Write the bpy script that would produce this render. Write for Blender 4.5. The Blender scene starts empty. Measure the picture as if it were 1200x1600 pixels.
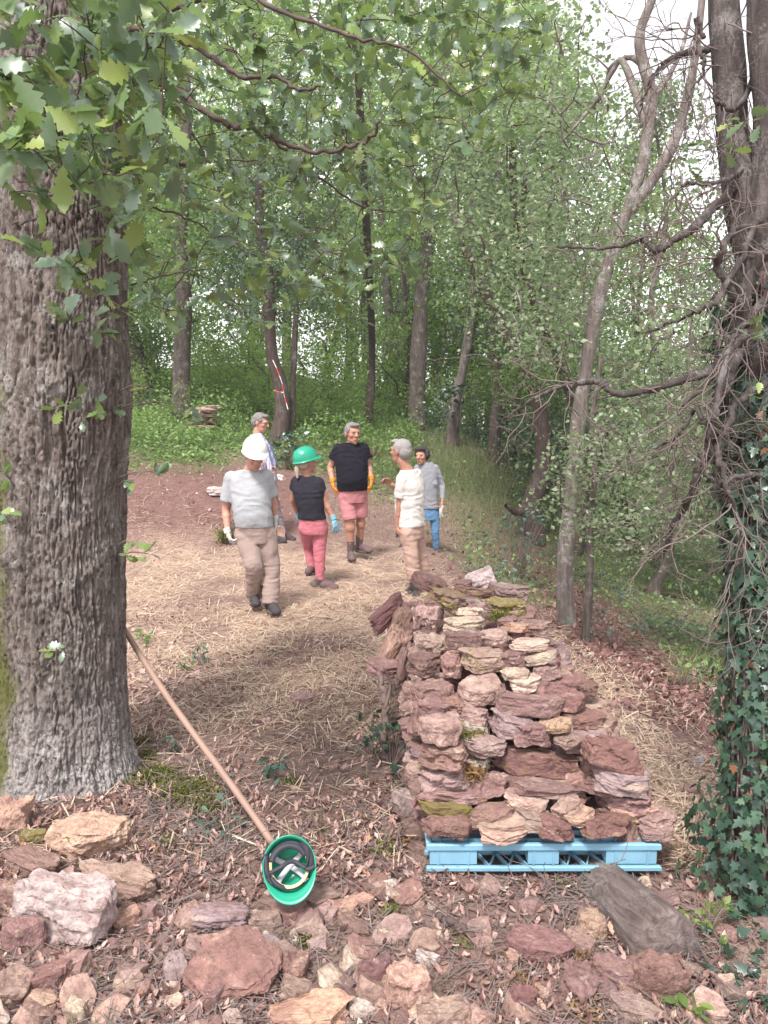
import bpy, bmesh, math, random
import numpy as np
from mathutils import Vector, Matrix, Euler
D = bpy.data
SC = bpy.context.scene
COL = SC.collection
rng = np.random.default_rng(11)
random.seed(5)

# ------------------------------------------------------------------ camera, light, exposure
CAM_H = 1.86
FPX = 1209.0
PITCH = math.atan(150 / FPX)
cam = D.cameras.new('camera'); camo = D.objects.new('camera', cam); COL.objects.link(camo)
camo.location = (0, 0, CAM_H)
camo.rotation_euler = (math.pi / 2 - PITCH, 0, 0)
cam.sensor_fit = 'VERTICAL'; cam.sensor_height = 36; cam.sensor_width = 27
cam.lens = FPX / 1600 * 36
cam.clip_start = 0.05; cam.clip_end = 1500
cam.dof.use_dof = False
SC.camera = camo

SUN_EL, SUN_AZ = math.radians(58), math.radians(200)     # direction the light comes from (compass, from +y clockwise)
world = D.worlds.new('World'); SC.world = world; world.use_nodes = True
wn = world.node_tree; wn.nodes.clear()
sky = wn.nodes.new('ShaderNodeTexSky'); sky.sky_type = 'NISHITA'; sky.sun_disc = False
sky.sun_elevation = SUN_EL; sky.sun_rotation = SUN_AZ
sky.air_density = 1.0; sky.dust_density = 1.0; sky.ozone_density = 1.0
hs = wn.nodes.new('ShaderNodeHueSaturation'); hs.inputs['Saturation'].default_value = 0.12
tint = wn.nodes.new('ShaderNodeMix'); tint.data_type = 'RGBA'; tint.blend_type = 'MULTIPLY'
tint.inputs[0].default_value = 1.0; tint.inputs[7].default_value = (1.0, 0.965, 0.98, 1)
bg = wn.nodes.new('ShaderNodeBackground'); bg.inputs['Strength'].default_value = 0.10
wo = wn.nodes.new('ShaderNodeOutputWorld')
wn.links.new(sky.outputs[0], hs.inputs['Color']); wn.links.new(hs.outputs[0], tint.inputs[6])
wn.links.new(tint.outputs[2], bg.inputs[0]); wn.links.new(bg.outputs[0], wo.inputs[0])

sl = D.lights.new('sun', 'SUN'); so = D.objects.new('sun', sl); COL.objects.link(so)
sl.energy = 1.5; sl.angle = math.radians(10); sl.color = (1.0, 0.95, 0.9)
sd = Vector((math.sin(SUN_AZ) * math.cos(SUN_EL), math.cos(SUN_AZ) * math.cos(SUN_EL), math.sin(SUN_EL)))
so.rotation_euler = sd.to_track_quat('Z', 'Y').to_euler()

SC.view_settings.view_transform = 'Standard'; SC.view_settings.look = 'None'
SC.view_settings.exposure = 2.0; SC.view_settings.gamma = 1.0
SC.view_settings.use_curve_mapping = False
SC.render.engine = 'CYCLES'
SC.cycles.use_denoising = True
SC.cycles.max_bounces = 7; SC.cycles.diffuse_bounces = 4; SC.cycles.glossy_bounces = 2
SC.cycles.transmission_bounces = 4; SC.cycles.transparent_max_bounces = 6

# ------------------------------------------------------------------ maths helpers
F_ = np.array([0, math.cos(PITCH), -math.sin(PITCH)])
U_ = np.array([0, math.sin(PITCH), math.cos(PITCH)])
CAMP = np.array([0, 0, CAM_H])

def ray(px, py):
    return F_ + np.array([1., 0, 0]) * (px - 600) / FPX + U_ * (800 - py) / FPX

def at(px, py, y):
    """point of the place seen towards (px,py) of the photograph at y metres in front of the camera"""
    d = ray(px, py)
    return CAMP + d * (y / d[1])

def _hash(ix, iy, iz, seed):
    h = (ix.astype(np.int64) * 374761393 + iy.astype(np.int64) * 668265263 + iz.astype(np.int64) * 2147483647 + seed * 1274126177) & 0xffffffff
    h = ((h ^ (h >> 13)) * 1274126177) & 0xffffffff
    h = (h ^ (h >> 16)) & 0xffffffff
    return h.astype(np.float64) / 2147483648.0 - 1.0

def vnoise(P, seed=0):
    P = np.asarray(P, float)
    i = np.floor(P).astype(np.int64); f = P - i; f = f * f * (3 - 2 * f)
    r = 0
    for dx in (0, 1):
        for dy in (0, 1):
            for dz in (0, 1):
                w = (f[..., 0] if dx else 1 - f[..., 0]) * (f[..., 1] if dy else 1 - f[..., 1]) * (f[..., 2] if dz else 1 - f[..., 2])
                r = r + w * _hash(i[..., 0] + dx, i[..., 1] + dy, i[..., 2] + dz, seed)
    return r

def fbm(P, oct=4, seed=0):
    P = np.asarray(P, float); r = 0; a = 1; s = 0
    for k in range(oct):
        r = r + a * vnoise(P * (2.03 ** k) + 17.3 * k, seed + k); s += a; a *= .5
    return r / s

def sstep(a, b, x):
    t = np.clip((x - a) / (b - a), 0, 1); return t * t * (3 - 2 * t)

def ground(x, y):
    x = np.asarray(x, float); y = np.asarray(y, float)
    edge = np.maximum(1.2 - .12 * (y - 3), 0.0)
    t = x - edge
    tp = np.where(t > 0, t, 0); tp = np.where(tp < .6, tp * tp / 1.2, tp - .3)
    right = -16 * .30 * (1 - np.exp(-tp / 16))
    y0 = 9.5 + 3 * sstep(-1.2, 1.0, x)
    yy = np.clip(y - y0, 0, None); yy = np.where(yy < 1, yy * yy / 2, yy - .5)
    yy = np.where(yy > 9, 9 + 6 * (1 - np.exp(-(yy - 9) / 8)), yy)
    k = np.clip(.150 - .025 * x, 0.02, .27)
    z = right + yy * k
    z = z + 1.25 * sstep(11.6, 16.2, y) * np.exp(-((x - 1.9) / 2.3) ** 2)
    z = z + .25 * np.exp(-((x + 3.1) / 1.6) ** 2 - ((y - 12.6) / .8) ** 2)
    P = np.stack([x, y, x * 0], -1)
    near = np.exp(-((x / 14) ** 2 + (y / 22) ** 2))
    z = z + .035 * fbm(P * 1.3, 3, 3) + .10 * sstep(10, 16, y) * fbm(P * .7, 3, 5) + .9 * sstep(16, 24, y) * fbm(P * .16, 3, 15)
    return z

def G(x, y):
    return float(ground(np.array([x]), np.array([y]))[0])

def gp(px, py, lift=0.0):
    """where the line of sight through (px,py) meets the ground"""
    d = ray(px, py); d = d / d[1]
    ys = np.concatenate([np.arange(1.2, 14, .02), np.arange(14, 60, .08)])
    P = CAMP + ys[:, None] * d
    h = P[:, 2] - ground(P[:, 0], P[:, 1]) - lift
    k = np.argmax(h < 0) if (h < 0).any() else len(ys) - 1
    return P[k]

def rand_frames(N, up_bias, rg, tilt=None):
    n = rg.normal(size=(N, 3)); n[:, 2] += up_bias
    n /= np.linalg.norm(n, axis=1)[:, None]
    a = rg.normal(size=(N, 3)); a -= (a * n).sum(1)[:, None] * n
    a /= np.linalg.norm(a, axis=1)[:, None]
    b = np.cross(a, n)
    return np.stack([b, a, n], -1)      # columns: x, y(axis), z(normal)

# ------------------------------------------------------------------ mesh helpers
class MB:
    def __init__(self): self.V = []; self.F = []; self.n = 0
    def add(self, V, F):
        V = np.asarray(V, float).reshape(-1, 3)
        if isinstance(F, np.ndarray): self.F.append(F + self.n)
        else:
            by = {}
            for f in F: by.setdefault(len(f), []).append(f)
            for k, v in by.items(): self.F.append(np.array(v, dtype=np.int64) + self.n)
        self.V.append(V); self.n += len(V)
    def mesh(self, name, mat=None, smooth=True):
        me = D.meshes.new(name)
        if not self.V: return me
        V = np.concatenate(self.V); me.vertices.add(len(V)); me.vertices.foreach_set('co', V.astype(np.float32).ravel())
        li = np.concatenate([f.ravel() for f in self.F]); cnt = np.concatenate([np.full(len(f), f.shape[1]) for f in self.F])
        st = np.concatenate([[0], np.cumsum(cnt)[:-1]])
        me.loops.add(len(li)); me.loops.foreach_set('vertex_index', li.astype(np.int32))
        me.polygons.add(len(cnt)); me.polygons.foreach_set('loop_start', st.astype(np.int32))
        me.polygons.foreach_set('loop_total', cnt.astype(np.int32))
        me.polygons.foreach_set('use_smooth', np.full(len(cnt), smooth))
        me.update(calc_edges=True); me.validate()
        if mat: me.materials.append(mat)
        return me

def link(name, me, parent=None, loc=None):
    o = D.objects.new(name, me); COL.objects.link(o)
    if parent is not None: o.parent = parent
    if loc is not None: o.location = loc
    return o

def tag(o, label=None, cat=None, group=None, kind=None):
    if label: o['label'] = label
    if cat: o['category'] = cat
    if group: o['group'] = group
    if kind: o['kind'] = kind
    return o

def empty(name, loc, label=None, cat=None, group=None, rz=0):
    o = D.objects.new(name, None); COL.objects.link(o); o.location = [float(c) for c in loc]; o.rotation_euler = (0, 0, rz)
    o.empty_display_size = .1
    return tag(o, label, cat, group)

def tube(mb, path, radii, n=8, cap=True, wob=0.0, sd=0):
    P = np.asarray(path, float); R = np.asarray(radii, float); m = len(P)
    T = np.gradient(P, axis=0); T /= np.linalg.norm(T, axis=1)[:, None] + 1e-9
    ref = np.array([1., 0, 0]) if abs(T[0, 0]) < .8 else np.array([0, 1., 0])
    ns = []
    a = ref - T[0] * T[0].dot(ref)
    for k in range(m):
        a = a - T[k] * T[k].dot(a); l = np.linalg.norm(a)
        if l < 1e-6: a = np.cross(T[k], [0.3, .5, .8]); l = np.linalg.norm(a)
        a = a / l; ns.append(a)
    N = np.array(ns); B = np.cross(T, N)
    th = np.arange(n) * 2 * math.pi / n
    V = P[:, None] + R[:, None, None] * (np.cos(th)[None, :, None] * N[:, None] + np.sin(th)[None, :, None] * B[:, None])
    if wob:
        dirs = (V - P[:, None]); V = P[:, None] + dirs * (1 + wob * fbm(V * (1.2 / max(R.max(), .01)) * .25, 3, sd))[..., None]
    i = np.arange(m - 1)[:, None] * n; j = np.arange(n)[None]; j2 = (j + 1) % n
    Fq = np.stack([i + j, i + j2, i + n + j2, i + n + j], -1).reshape(-1, 4)
    mb.add(V.reshape(-1, 3), Fq)
    if cap:
        base = mb.n - m * n
        mb.F.append(np.array([[base + (n - 1 - k) for k in range(n)]])); mb.F.append(np.array([[base + (m - 1) * n + k for k in range(n)]]))

def spline(pts, n):
    """Catmull-Rom through pts (any dimension)"""
    P = np.asarray(pts, float)
    if len(P) < 3:
        t = np.linspace(0, 1, n)[:, None]; return P[0] * (1 - t) + P[-1] * t
    Q = np.concatenate([[2 * P[0] - P[1]], P, [2 * P[-1] - P[-2]]])
    t = np.linspace(0, len(P) - 1 - 1e-6, n); k = t.astype(int); f = (t - k)[:, None]
    a, b, c, d = Q[k], Q[k + 1], Q[k + 2], Q[k + 3]
    return .5 * (2 * b + (c - a) * f + (2 * a - 5 * b + 4 * c - d) * f ** 2 + (3 * b - a - 3 * c + d) * f ** 3)

def scatter(mb, tmpl, M, T):
    """copies of a template (V, list of faces) with N 3x3 matrices and N positions"""
    TV, TF = tmpl; N = len(T); k = len(TV)
    V = np.einsum('nij,kj->nki', M, TV) + T[:, None]
    base = mb.n; mb.V.append(V.reshape(-1, 3)); mb.n += N * k
    by = {}
    for f in TF: by.setdefault(len(f), []).append(f)
    for c, v in by.items():
        v = np.array(v); mb.F.append((v[None] + (np.arange(N) * k)[:, None, None] + base).reshape(-1, c))

# leaf templates: y is the leaf's length, unit length, stalk at the origin
LEAF = (np.array([[0, 0, 0], [.33, .45, .06], [0, 1, -.03], [-.33, .45, .06]], float), [(0, 1, 2), (0, 2, 3)])
def lobed(half, mid_drop=.05, lift=.05):
    """symmetric outline from half points [(x,y)...] from stalk to tip"""
    V = [[0, 0, 0]]; L = []; Rr = []; Mi = []
    for (x, y) in half:
        V.append([x, y, lift * x * 2 - mid_drop * y * y]); Rr.append(len(V) - 1)
        V.append([-x, y, lift * x * 2 - mid_drop * y * y]); L.append(len(V) - 1)
        V.append([0, y * .98, -mid_drop * y * y]); Mi.append(len(V) - 1)
    V.append([0, 1, -mid_drop * 1.3]); tip = len(V) - 1
    Fs = [(0, Rr[0], Mi[0]), (0, Mi[0], L[0])]
    for k in range(len(half) - 1):
        Fs += [(Mi[k], Rr[k], Rr[k + 1], Mi[k + 1]), (Mi[k + 1], L[k + 1], L[k], Mi[k])]
    Fs += [(Mi[-1], Rr[-1], tip), (Mi[-1], tip, L[-1])]
    return np.array(V, float), Fs
OAK_HALF = [(.025, .10), (.13, .20), (.08, .29), (.24, .40), (.13, .49), (.32, .60), (.19, .70), (.29, .79), (.15, .85), (.16, .93)]
OAK_FINE_HALF = [(.02, .08), (.09, .16), (.13, .22), (.09, .28), (.18, .35), (.24, .42), (.15, .48), (.25, .56), (.32, .63), (.20, .69), (.27, .76), (.25, .83), (.15, .87), (.12, .94)]
OAK_FINE = [lobed(OAK_FINE_HALF, d, l) for d, l in ((.10, .10), (.25, .05), (-.08, .18), (.4, -.1))]
OAK = [lobed(OAK_HALF, d, l) for d, l in ((.10, .10), (.25, .05), (-.08, .18), (.4, -.1))]
IVY_HALF = [(.12, -.10), (.42, .05), (.25, .22), (.40, .48), (.17, .55), (.14, .75)]
IVY = [lobed(IVY_HALF, d, l) for d, l in ((.05, .05), (.2, .12))]
OVAL = lobed([(.12, .12), (.24, .35), (.25, .6), (.14, .85)], .12, .12)
DEAD = lobed([(.22, .32), (.15, .50), (.23, .72)], -.5, .35)
STRAW = (np.array([[-.5, -.5, 0], [.5, -.5, 0], [.5, 0, .06], [-.5, 0, .06], [.5, .5, .0], [-.5, .5, .0]], float), [(0, 1, 2, 3), (3, 2, 4, 5)])
BLADE = (np.array([[-.5, 0, 0], [.5, 0, 0], [.38, .5, .10], [-.38, .5, .10], [0, 1, .38]], float), [(0, 1, 2, 3), (3, 2, 4)])

# ------------------------------------------------------------------ materials
def newmat(name):
    m = D.materials.new(name); m.use_nodes = True; nt = m.node_tree; nt.nodes.clear()
    out = nt.nodes.new('ShaderNodeOutputMaterial'); p = nt.nodes.new('ShaderNodeBsdfPrincipled')
    nt.links.new(p.outputs[0], out.inputs[0]); return m, nt, p, out

def N_(nt, typ, **kw):
    n = nt.nodes.new(typ)
    for k, v in kw.items():
        if k.startswith('i_'): n.inputs[k[2:].replace('_', ' ')].default_value = v
        else: setattr(n, k, v)
    return n
def ramp(nt, fac, stops, interp='LINEAR'):
    r = nt.nodes.new('ShaderNodeValToRGB'); e = r.color_ramp.elements; r.color_ramp.interpolation = interp
    while len(e) < len(stops): e.new(.5)
    for k, (p, c) in enumerate(stops):
        e[k].position = p; e[k].color = (*c, 1) if len(c) == 3 else c
    nt.links.new(fac, r.inputs[0]); return r.outputs[0]
def mixc(nt, fac, a, b, mode='MIX'):
    m = nt.nodes.new('ShaderNodeMix'); m.data_type = 'RGBA'; m.blend_type = mode
    for s, v in ((0, fac), (6, a), (7, b)):
        if hasattr(v, 'links'): nt.links.new(v, m.inputs[s])
        elif s == 0: m.inputs[0].default_value = v
        else: m.inputs[s].default_value = (*v, 1) if len(v) == 3 else v
    return m.outputs[2]
def math_(nt, op, a, b=None, clamp=False):
    m = nt.nodes.new('ShaderNodeMath'); m.operation = op; m.use_clamp = clamp
    for s, v in ((0, a), (1, b)):
        if v is None: continue
        if hasattr(v, 'links'): nt.links.new(v, m.inputs[s])
        else: m.inputs[s].default_value = v
    return m.outputs[0]
def noise(nt, vec, scale, detail=4, rough=.6, dist=0):
    n = nt.nodes.new('ShaderNodeTexNoise'); n.inputs['Scale'].default_value = scale; n.inputs['Detail'].default_value = detail
    n.inputs['Roughness'].default_value = rough; n.inputs['Distortion'].default_value = dist
    if vec is not None: nt.links.new(vec, n.inputs['Vector'])
    return n.outputs['Fac']
def bump(nt, p, h, strength=.3, dist=.01):
    b = nt.nodes.new('ShaderNodeBump'); b.inputs['Strength'].default_value = strength; b.inputs['Distance'].default_value = dist
    nt.links.new(h, b.inputs['Height']); nt.links.new(b.outputs[0], p.inputs['Normal'])
def coords(nt, kind='Object'):
    return nt.nodes.new('ShaderNodeTexCoord').outputs[kind]

def leaf_mat(name, stops, rough=.45, spec=.5, transl=.4, tcol=(.25, .42, .05)):
    m, nt, p, out = newmat(name)
    g = nt.nodes.new('ShaderNodeNewGeometry')
    oi = nt.nodes.new('ShaderNodeObjectInfo')
    r = math_(nt, 'FRACT', math_(nt, 'ADD', g.outputs['Random Per Island'], oi.outputs['Random']))
    c = ramp(nt, r, stops)
    nz = noise(nt, coords(nt, 'Object'), 60, 2)
    c2 = mixc(nt, .35, c, ramp(nt, nz, [(0.3, (.35, .4, .3)), (.7, (1, 1, 1))]), 'MULTIPLY')
    nt.links.new(c2, p.inputs['Base Color']); p.inputs['Roughness'].default_value = rough
    p.inputs['Specular IOR Level'].default_value = spec
    t = nt.nodes.new('ShaderNodeBsdfTranslucent')
    tc = mixc(nt, .6, c2, tcol); nt.links.new(tc, t.inputs[0])
    mx = nt.nodes.new('ShaderNodeMixShader'); mx.inputs[0].default_value = transl
    nt.links.new(p.outputs[0], mx.inputs[1]); nt.links.new(t.outputs[0], mx.inputs[2]); nt.links.new(mx.outputs[0], out.inputs[0])
    return m

def simple(name, col, rough=.7, spec=.4, nscale=None, namp=.25, bscale=None, bstr=.3, bdist=.005, metal=0):
    m, nt, p, out = newmat(name)
    tc = coords(nt)
    if nscale:
        n = noise(nt, tc, nscale, 5)
        c = mixc(nt, n, tuple(v * (1 - namp) for v in col), tuple(min(1, v * (1 + namp)) for v in col)); nt.links.new(c, p.inputs['Base Color'])
    else: p.inputs['Base Color'].default_value = (*col, 1)
    p.inputs['Roughness'].default_value = rough; p.inputs['Specular IOR Level'].default_value = spec; p.inputs['Metallic'].default_value = metal
    if bscale: bump(nt, p, noise(nt, tc, bscale, 4), bstr, bdist)
    return m

def fabric(name, col, wr=9, var=.12, stripes=None, melange=0):
    m, nt, p, out = newmat(name); tc = coords(nt)
    n = noise(nt, tc, 6, 4)
    c = mixc(nt, n, tuple(v * (1 - var) for v in col), tuple(min(1, v * (1 + var)) for v in col))
    if melange: c = mixc(nt, math_(nt, 'MULTIPLY', noise(nt, tc, 220, 2), melange), c, (.02, .02, .03) if sum(col) > .6 else (.25, .24, .3))
    if stripes:
        w = nt.nodes.new('ShaderNodeTexWave'); w.bands_direction = 'X'; w.inputs['Scale'].default_value = stripes[0]; w.inputs['Distortion'].default_value = .3
        nt.links.new(tc, w.inputs['Vector']); c = mixc(nt, math_(nt, 'GREATER_THAN', w.outputs['Fac'], .62), c, stripes[1])
    nt.links.new(c, p.inputs['Base Color']); p.inputs['Roughness'].default_value = .9; p.inputs['Specular IOR Level'].default_value = .12
    
    h = math_(nt, 'ADD', noise(nt, tc, wr, 2, .45, .6), math_(nt, 'MULTIPLY', noise(nt, tc, wr * 2.5, 2, .5, .8), .2))
    bump(nt, p, h, .45, .03)
    return m

def bark_mat(name, cols, lichen=.35, moss=.0, scale=1.0, mossdir=None, base_lichen=0):
    m, nt, p, out = newmat(name); tc = coords(nt)
    mp = nt.nodes.new('ShaderNodeMapping'); mp.inputs['Scale'].default_value = (18 * scale, 18 * scale, 3 * scale); nt.links.new(tc, mp.inputs[0])
    n = noise(nt, mp.outputs[0], 1.6, 6, .65, .6)
    c = ramp(nt, n, [(.28, cols[0]), (.5, cols[1]), (.74, cols[2])])
    l = noise(nt, tc, 5 * scale, 6, .7)
    fine = noise(nt, tc, 90, 3, .7)
    lf = ramp(nt, math_(nt, 'ADD', math_(nt, 'MULTIPLY', l, .7), math_(nt, 'MULTIPLY', fine, .3)), [(.52, (0, 0, 0)), (.62, (1, 1, 1))])
    c = mixc(nt, math_(nt, 'MULTIPLY', lf, lichen), c, (.48, .47, .45))
    sep = nt.nodes.new('ShaderNodeSeparateXYZ'); nt.links.new(tc, sep.inputs[0])
    if base_lichen:
        hgt = math_(nt, 'MULTIPLY_ADD', sep.outputs[2], -1.7); hgt.node.inputs[2].default_value = 1.1; hgt.node.use_clamp = True
        c = mixc(nt, math_(nt, 'MULTIPLY', hgt, math_(nt, 'MULTIPLY', ramp(nt, fine, [(.35, (0, 0, 0)), (.65, (1, 1, 1))]), base_lichen)), c, (.62, .6, .6))
    if moss:
        mn = noise(nt, tc, 3.5, 5, .6)
        if mossdir:
            dv = nt.nodes.new('ShaderNodeVectorMath'); dv.operation = 'DOT_PRODUCT'; nt.links.new(tc, dv.inputs[0]); dv.inputs[1].default_value = mossdir[:3]
            mf = math_(nt, 'ADD', math_(nt, 'MULTIPLY', dv.outputs['Value'], mossdir[3]), mn)
        else:
            hg = math_(nt, 'MULTIPLY', sep.outputs[2], -.25); mf = math_(nt, 'ADD', hg, mn)
        mf = ramp(nt, mf, [(.58, (0, 0, 0)), (.75, (1, 1, 1))])
        c = mixc(nt, math_(nt, 'MULTIPLY', mf, moss), c, mixc(nt, fine, (.055, .065, .018), (.15, .15, .04)))
    nt.links.new(c, p.inputs['Base Color']); p.inputs['Roughness'].default_value = .9; p.inputs['Specular IOR Level'].default_value = .2
    bump(nt, p, math_(nt, 'ADD', n, math_(nt, 'MULTIPLY', fine, .25)), .8, .02)
    return m

M = {}
M['oak_leaf'] = leaf_mat('oak_leaf', [(0, (0.103, 0.168, 0.116)), (.3, (0.149, 0.224, 0.152)), (.55, (0.115, 0.190, 0.079)), (.8, (0.207, 0.302, 0.105)), (.94, (0.287, 0.381, 0.095)), (1, (0.322, 0.370, 0.105))], .30, .9, .30, (.26, .40, .10))
M['leaf_bright'] = leaf_mat('leaf_bright', [(0, (0.138, 0.218, 0.075)), (.4, (0.213, 0.322, 0.100)), (.8, (0.312, 0.425, 0.120)), (1, (0.425, 0.506, 0.180))], .45, .5, .6, (.30, .50, .10))
M['leaf_mid'] = leaf_mat('leaf_mid', [(0, (0.083, 0.144, 0.058)), (.5, (0.154, 0.240, 0.089)), (.85, (0.256, 0.348, 0.116)), (1, (0.384, 0.456, 0.189))], .38, .7, .5, (.22, .40, .09))
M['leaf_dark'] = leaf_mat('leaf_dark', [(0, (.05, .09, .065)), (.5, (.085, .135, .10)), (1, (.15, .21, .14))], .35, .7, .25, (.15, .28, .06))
M['leaf_pale'] = leaf_mat('leaf_pale', [(0, (0.115, 0.174, 0.095)), (.5, (0.184, 0.252, 0.135)), (.85, (0.287, 0.358, 0.200)), (1, (0.414, 0.459, 0.280))], .38, .6, .4, (.30, .42, .18))
M['leaf_blue'] = leaf_mat('leaf_blue', [(0, (.07, .13, .11)), (1, (.14, .23, .18))], .4, .5, .3, (.15, .3, .15))
M['ivy_leaf'] = leaf_mat('ivy_leaf', [(0, (.022, .055, .038)), (.5, (.042, .09, .06)), (.85, (.07, .14, .085)), (.975, (.09, .15, .08)), (.985, (.30, .13, .07)), (1, (.34, .17, .10))], .32, .6, .12, (.08, .2, .05))
M['cover_leaf'] = leaf_mat('cover_leaf', [(0, (0.127, 0.216, 0.070)), (.5, (0.218, 0.335, 0.110)), (1, (0.356, 0.454, 0.180))], .5, .4, .4, (.25, .45, .08))
M['grass'] = leaf_mat('grass', [(0, (.08, .14, .045)), (.6, (.14, .22, .07)), (.85, (.30, .28, .15)), (1, (.40, .33, .20))], .55, .3, .3, (.25, .38, .08))
M['dry_grass'] = leaf_mat('dry_grass', [(0, (.14, .18, .08)), (.35, (.30, .27, .16)), (1, (.48, .38, .27))], .6, .3, .3, (.35, .35, .15))
M['straw'] = leaf_mat('straw', [(0, (.36, .235, .18)), (.4, (.52, .385, .29)), (.8, (.64, .50, .385)), (1, (.75, .63, .50))], .6, .3, .12, (.6, .45, .25))
M['dead_leaf'] = leaf_mat('dead_leaf', [(0, (.15, .08, .075)), (.3, (.27, .15, .13)), (.55, (.40, .245, .22)), (.85, (.54, .37, .33)), (.96, (.66, .50, .45)), (1, (.52, .24, .12))], .7, .3, .12, (.4, .2, .1))
M['red_leaf'] = leaf_mat('red_leaf', [(0, (.12, .055, .05)), (.6, (.22, .11, .10)), (1, (.36, .21, .19))], .7, .3, .1, (.3, .15, .1))
M['moss'] = leaf_mat('moss', [(0, (.07, .085, .02)), (.6, (.13, .15, .035)), (1, (.24, .22, .06))], .8, .2, .2, (.2, .25, .05))
M['rust_moss'] = leaf_mat('rust_moss', [(0, (.16, .09, .04)), (1, (.34, .20, .09))], .8, .2, .2, (.3, .2, .05))
M['twig'] = simple('twig', (.20, .145, .13), .85, .2, 30, .4, 60, .5)
M['twig_pale'] = simple('twig_pale', (.17, .135, .125), .85, .2, 12, .45, 60, .5)
M['twig_dark'] = simple('twig_dark', (.095, .068, .062), .85, .2, 12, .4, 60, .5)
M['bark_oak'] = bark_mat('bark_oak', [(.068, .055, .048), (.15, .125, .112), (.27, .23, .212)], .45, .9, 1.0, (-1, .18, 0, 1.5), .5)
M['bark_grey'] = bark_mat('bark_grey', [(.042, .034, .029), (.095, .076, .066), (.175, .145, .13)], .35, .5)
M['bark_pale'] = bark_mat('bark_pale', [(.075, .062, .054), (.155, .13, .117), (.27, .235, .215)], .6, .6)
M['bark_dark'] = bark_mat('bark_dark', [(.045, .032, .03), (.085, .062, .055), (.15, .11, .10)], .15, .6)
M['bark_violet'] = bark_mat('bark_violet', [(.034, .028, .026), (.075, .062, .058), (.15, .128, .12)], .3, .25)


# ------------------------------------------------------------------ ground
def axis_steps(a, b, core, grow, lo, hi):
    mid = np.arange(a, b + 1e-6, core)
    l = []; x = a; s = core
    while x > lo: s *= grow; x -= s; l.append(x)
    r = []; x = mid[-1]; s = core
    while x < hi: s *= grow; x += s; r.append(x)
    return np.concatenate([l[::-1], mid, r])
gx = axis_steps(-3.2, 3.4, .044, 1.06, -400, 400); gy = axis_steps(1.4, 9.5, .05, 1.05, -60, 600)
X, Y = np.meshgrid(gx, gy)
Z = ground(X, Y)
Pn = np.stack([X, Y, X * 0], -1)
core = (np.abs(X) < 5) & (Y > 0) & (Y < 14)
Z = Z + np.where(core, .012 * fbm(Pn * 6, 3, 31) + .006 * fbm(Pn * 22, 2, 32), 0)

# zones of the ground cover, in metres on the ground
def n2(x, y, s, seed): return fbm(np.stack([x * s, y * s, x * 0], -1), 4, seed)
def z_straw(x, y):
    n = n2(x, y, .9, 41); n3 = n2(x, y, 2.6, 44)
    main = sstep(3.7, 6.0, y + 1.1 * n - .25 * x) * (1 - sstep(10.0, 11.4, y + 1.0 * n + .35 * x)) * (1 - sstep(.3, 1.0, x - .4 * n - .05 * (8 - y)))
    slope = sstep(1.15, 1.3, x) * (1 - sstep(1.5, 2.3, x + .8 * n + .12 * (y - 4))) * (1 - sstep(6.0, 8.0, y + n)) * .9
    return np.clip(np.maximum(main, slope) * (.72 + 1.3 * n3), 0, 1)
def z_soil(x, y):
    n = n2(x, y, .8, 42)
    a = sstep(10.2, 11.3, y + .5 * n) * (1 - sstep(13.6, 14.6, y + .5 * n)) * (1 - sstep(-1.7, -.6, x + .4 * n))
    band = np.exp(-((x - 2.25 - .03 * (y - 6) + .5 * n) / .55) ** 2) * sstep(3.6, 4.6, y) * (1 - sstep(12, 14, y))
    b2 = sstep(1.5, 2.2, x) * (1 - sstep(3.0, 4.0, x + n)) * (1 - sstep(5.2, 7.0, y))
    return np.clip(a + .9 * band + b2 * .55, 0, 1)
def z_green(x, y):
    n = n2(x, y, .7, 43)
    a = sstep(13.2, 15.2, y + n * 1.2 + .25 * x)
    b = sstep(.7, 1.5, x + .4 * n) * sstep(7.6, 9.2, y + .8 * n) * .6
    c = sstep(2.4, 3.4, x + n * .8) * sstep(6.0, 7.5, y + n) * (.35 + .5 * (n2(x, y, .5, 48) > 0))
    d = 1 - sstep(-3.6, -2.6, x + .4 * n)
    return np.clip(np.maximum(np.maximum(a, b), np.maximum(c, d * sstep(12.5, 13.5, y))) * (1 - .8 * z_soil(x, y)), 0, 1)
gmb = MB(); nx, ny = len(gx), len(gy)
i = np.arange(ny - 1)[:, None] * nx; j = np.arange(nx - 1)[None]
gmb.add(np.stack([X, Y, Z], -1).reshape(-1, 3), np.stack([i + j, i + j + 1, i + nx + j + 1, i + nx + j], -1).reshape(-1, 4))

m, nt, p, out = newmat('forest_floor')
def attr(nt, name):
    a = nt.nodes.new('ShaderNodeAttribute'); a.attribute_name = name; return a.outputs['Fac']
tc = coords(nt)
vor = nt.nodes.new('ShaderNodeTexVoronoi'); vor.inputs['Scale'].default_value = 26; nt.links.new(tc, vor.inputs['Vector'])
sepc = nt.nodes.new('ShaderNodeSeparateColor'); nt.links.new(vor.outputs['Color'], sepc.inputs[0])
big = noise(nt, tc, 1.1, 5, .6); fine = noise(nt, tc, 45, 5, .7); mid = noise(nt, tc, 8, 5, .65)
litter = ramp(nt, sepc.outputs[0], [(0, (.10, .06, .048)), (.35, (.18, .112, .094)), (.7, (.29, .19, .16)), (1, (.42, .30, .26))])
litter = mixc(nt, .6, litter, ramp(nt, fine, [(.3, (.085, .053, .043)), (.7, (.36, .25, .215))]))
straw_c = ramp(nt, math_(nt, 'ADD', math_(nt, 'MULTIPLY', fine, .6), math_(nt, 'MULTIPLY', mid, .4)), [(.35, (.26, .165, .135)), (.5, (.43, .305, .24)), (.65, (.58, .445, .35))])
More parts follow.
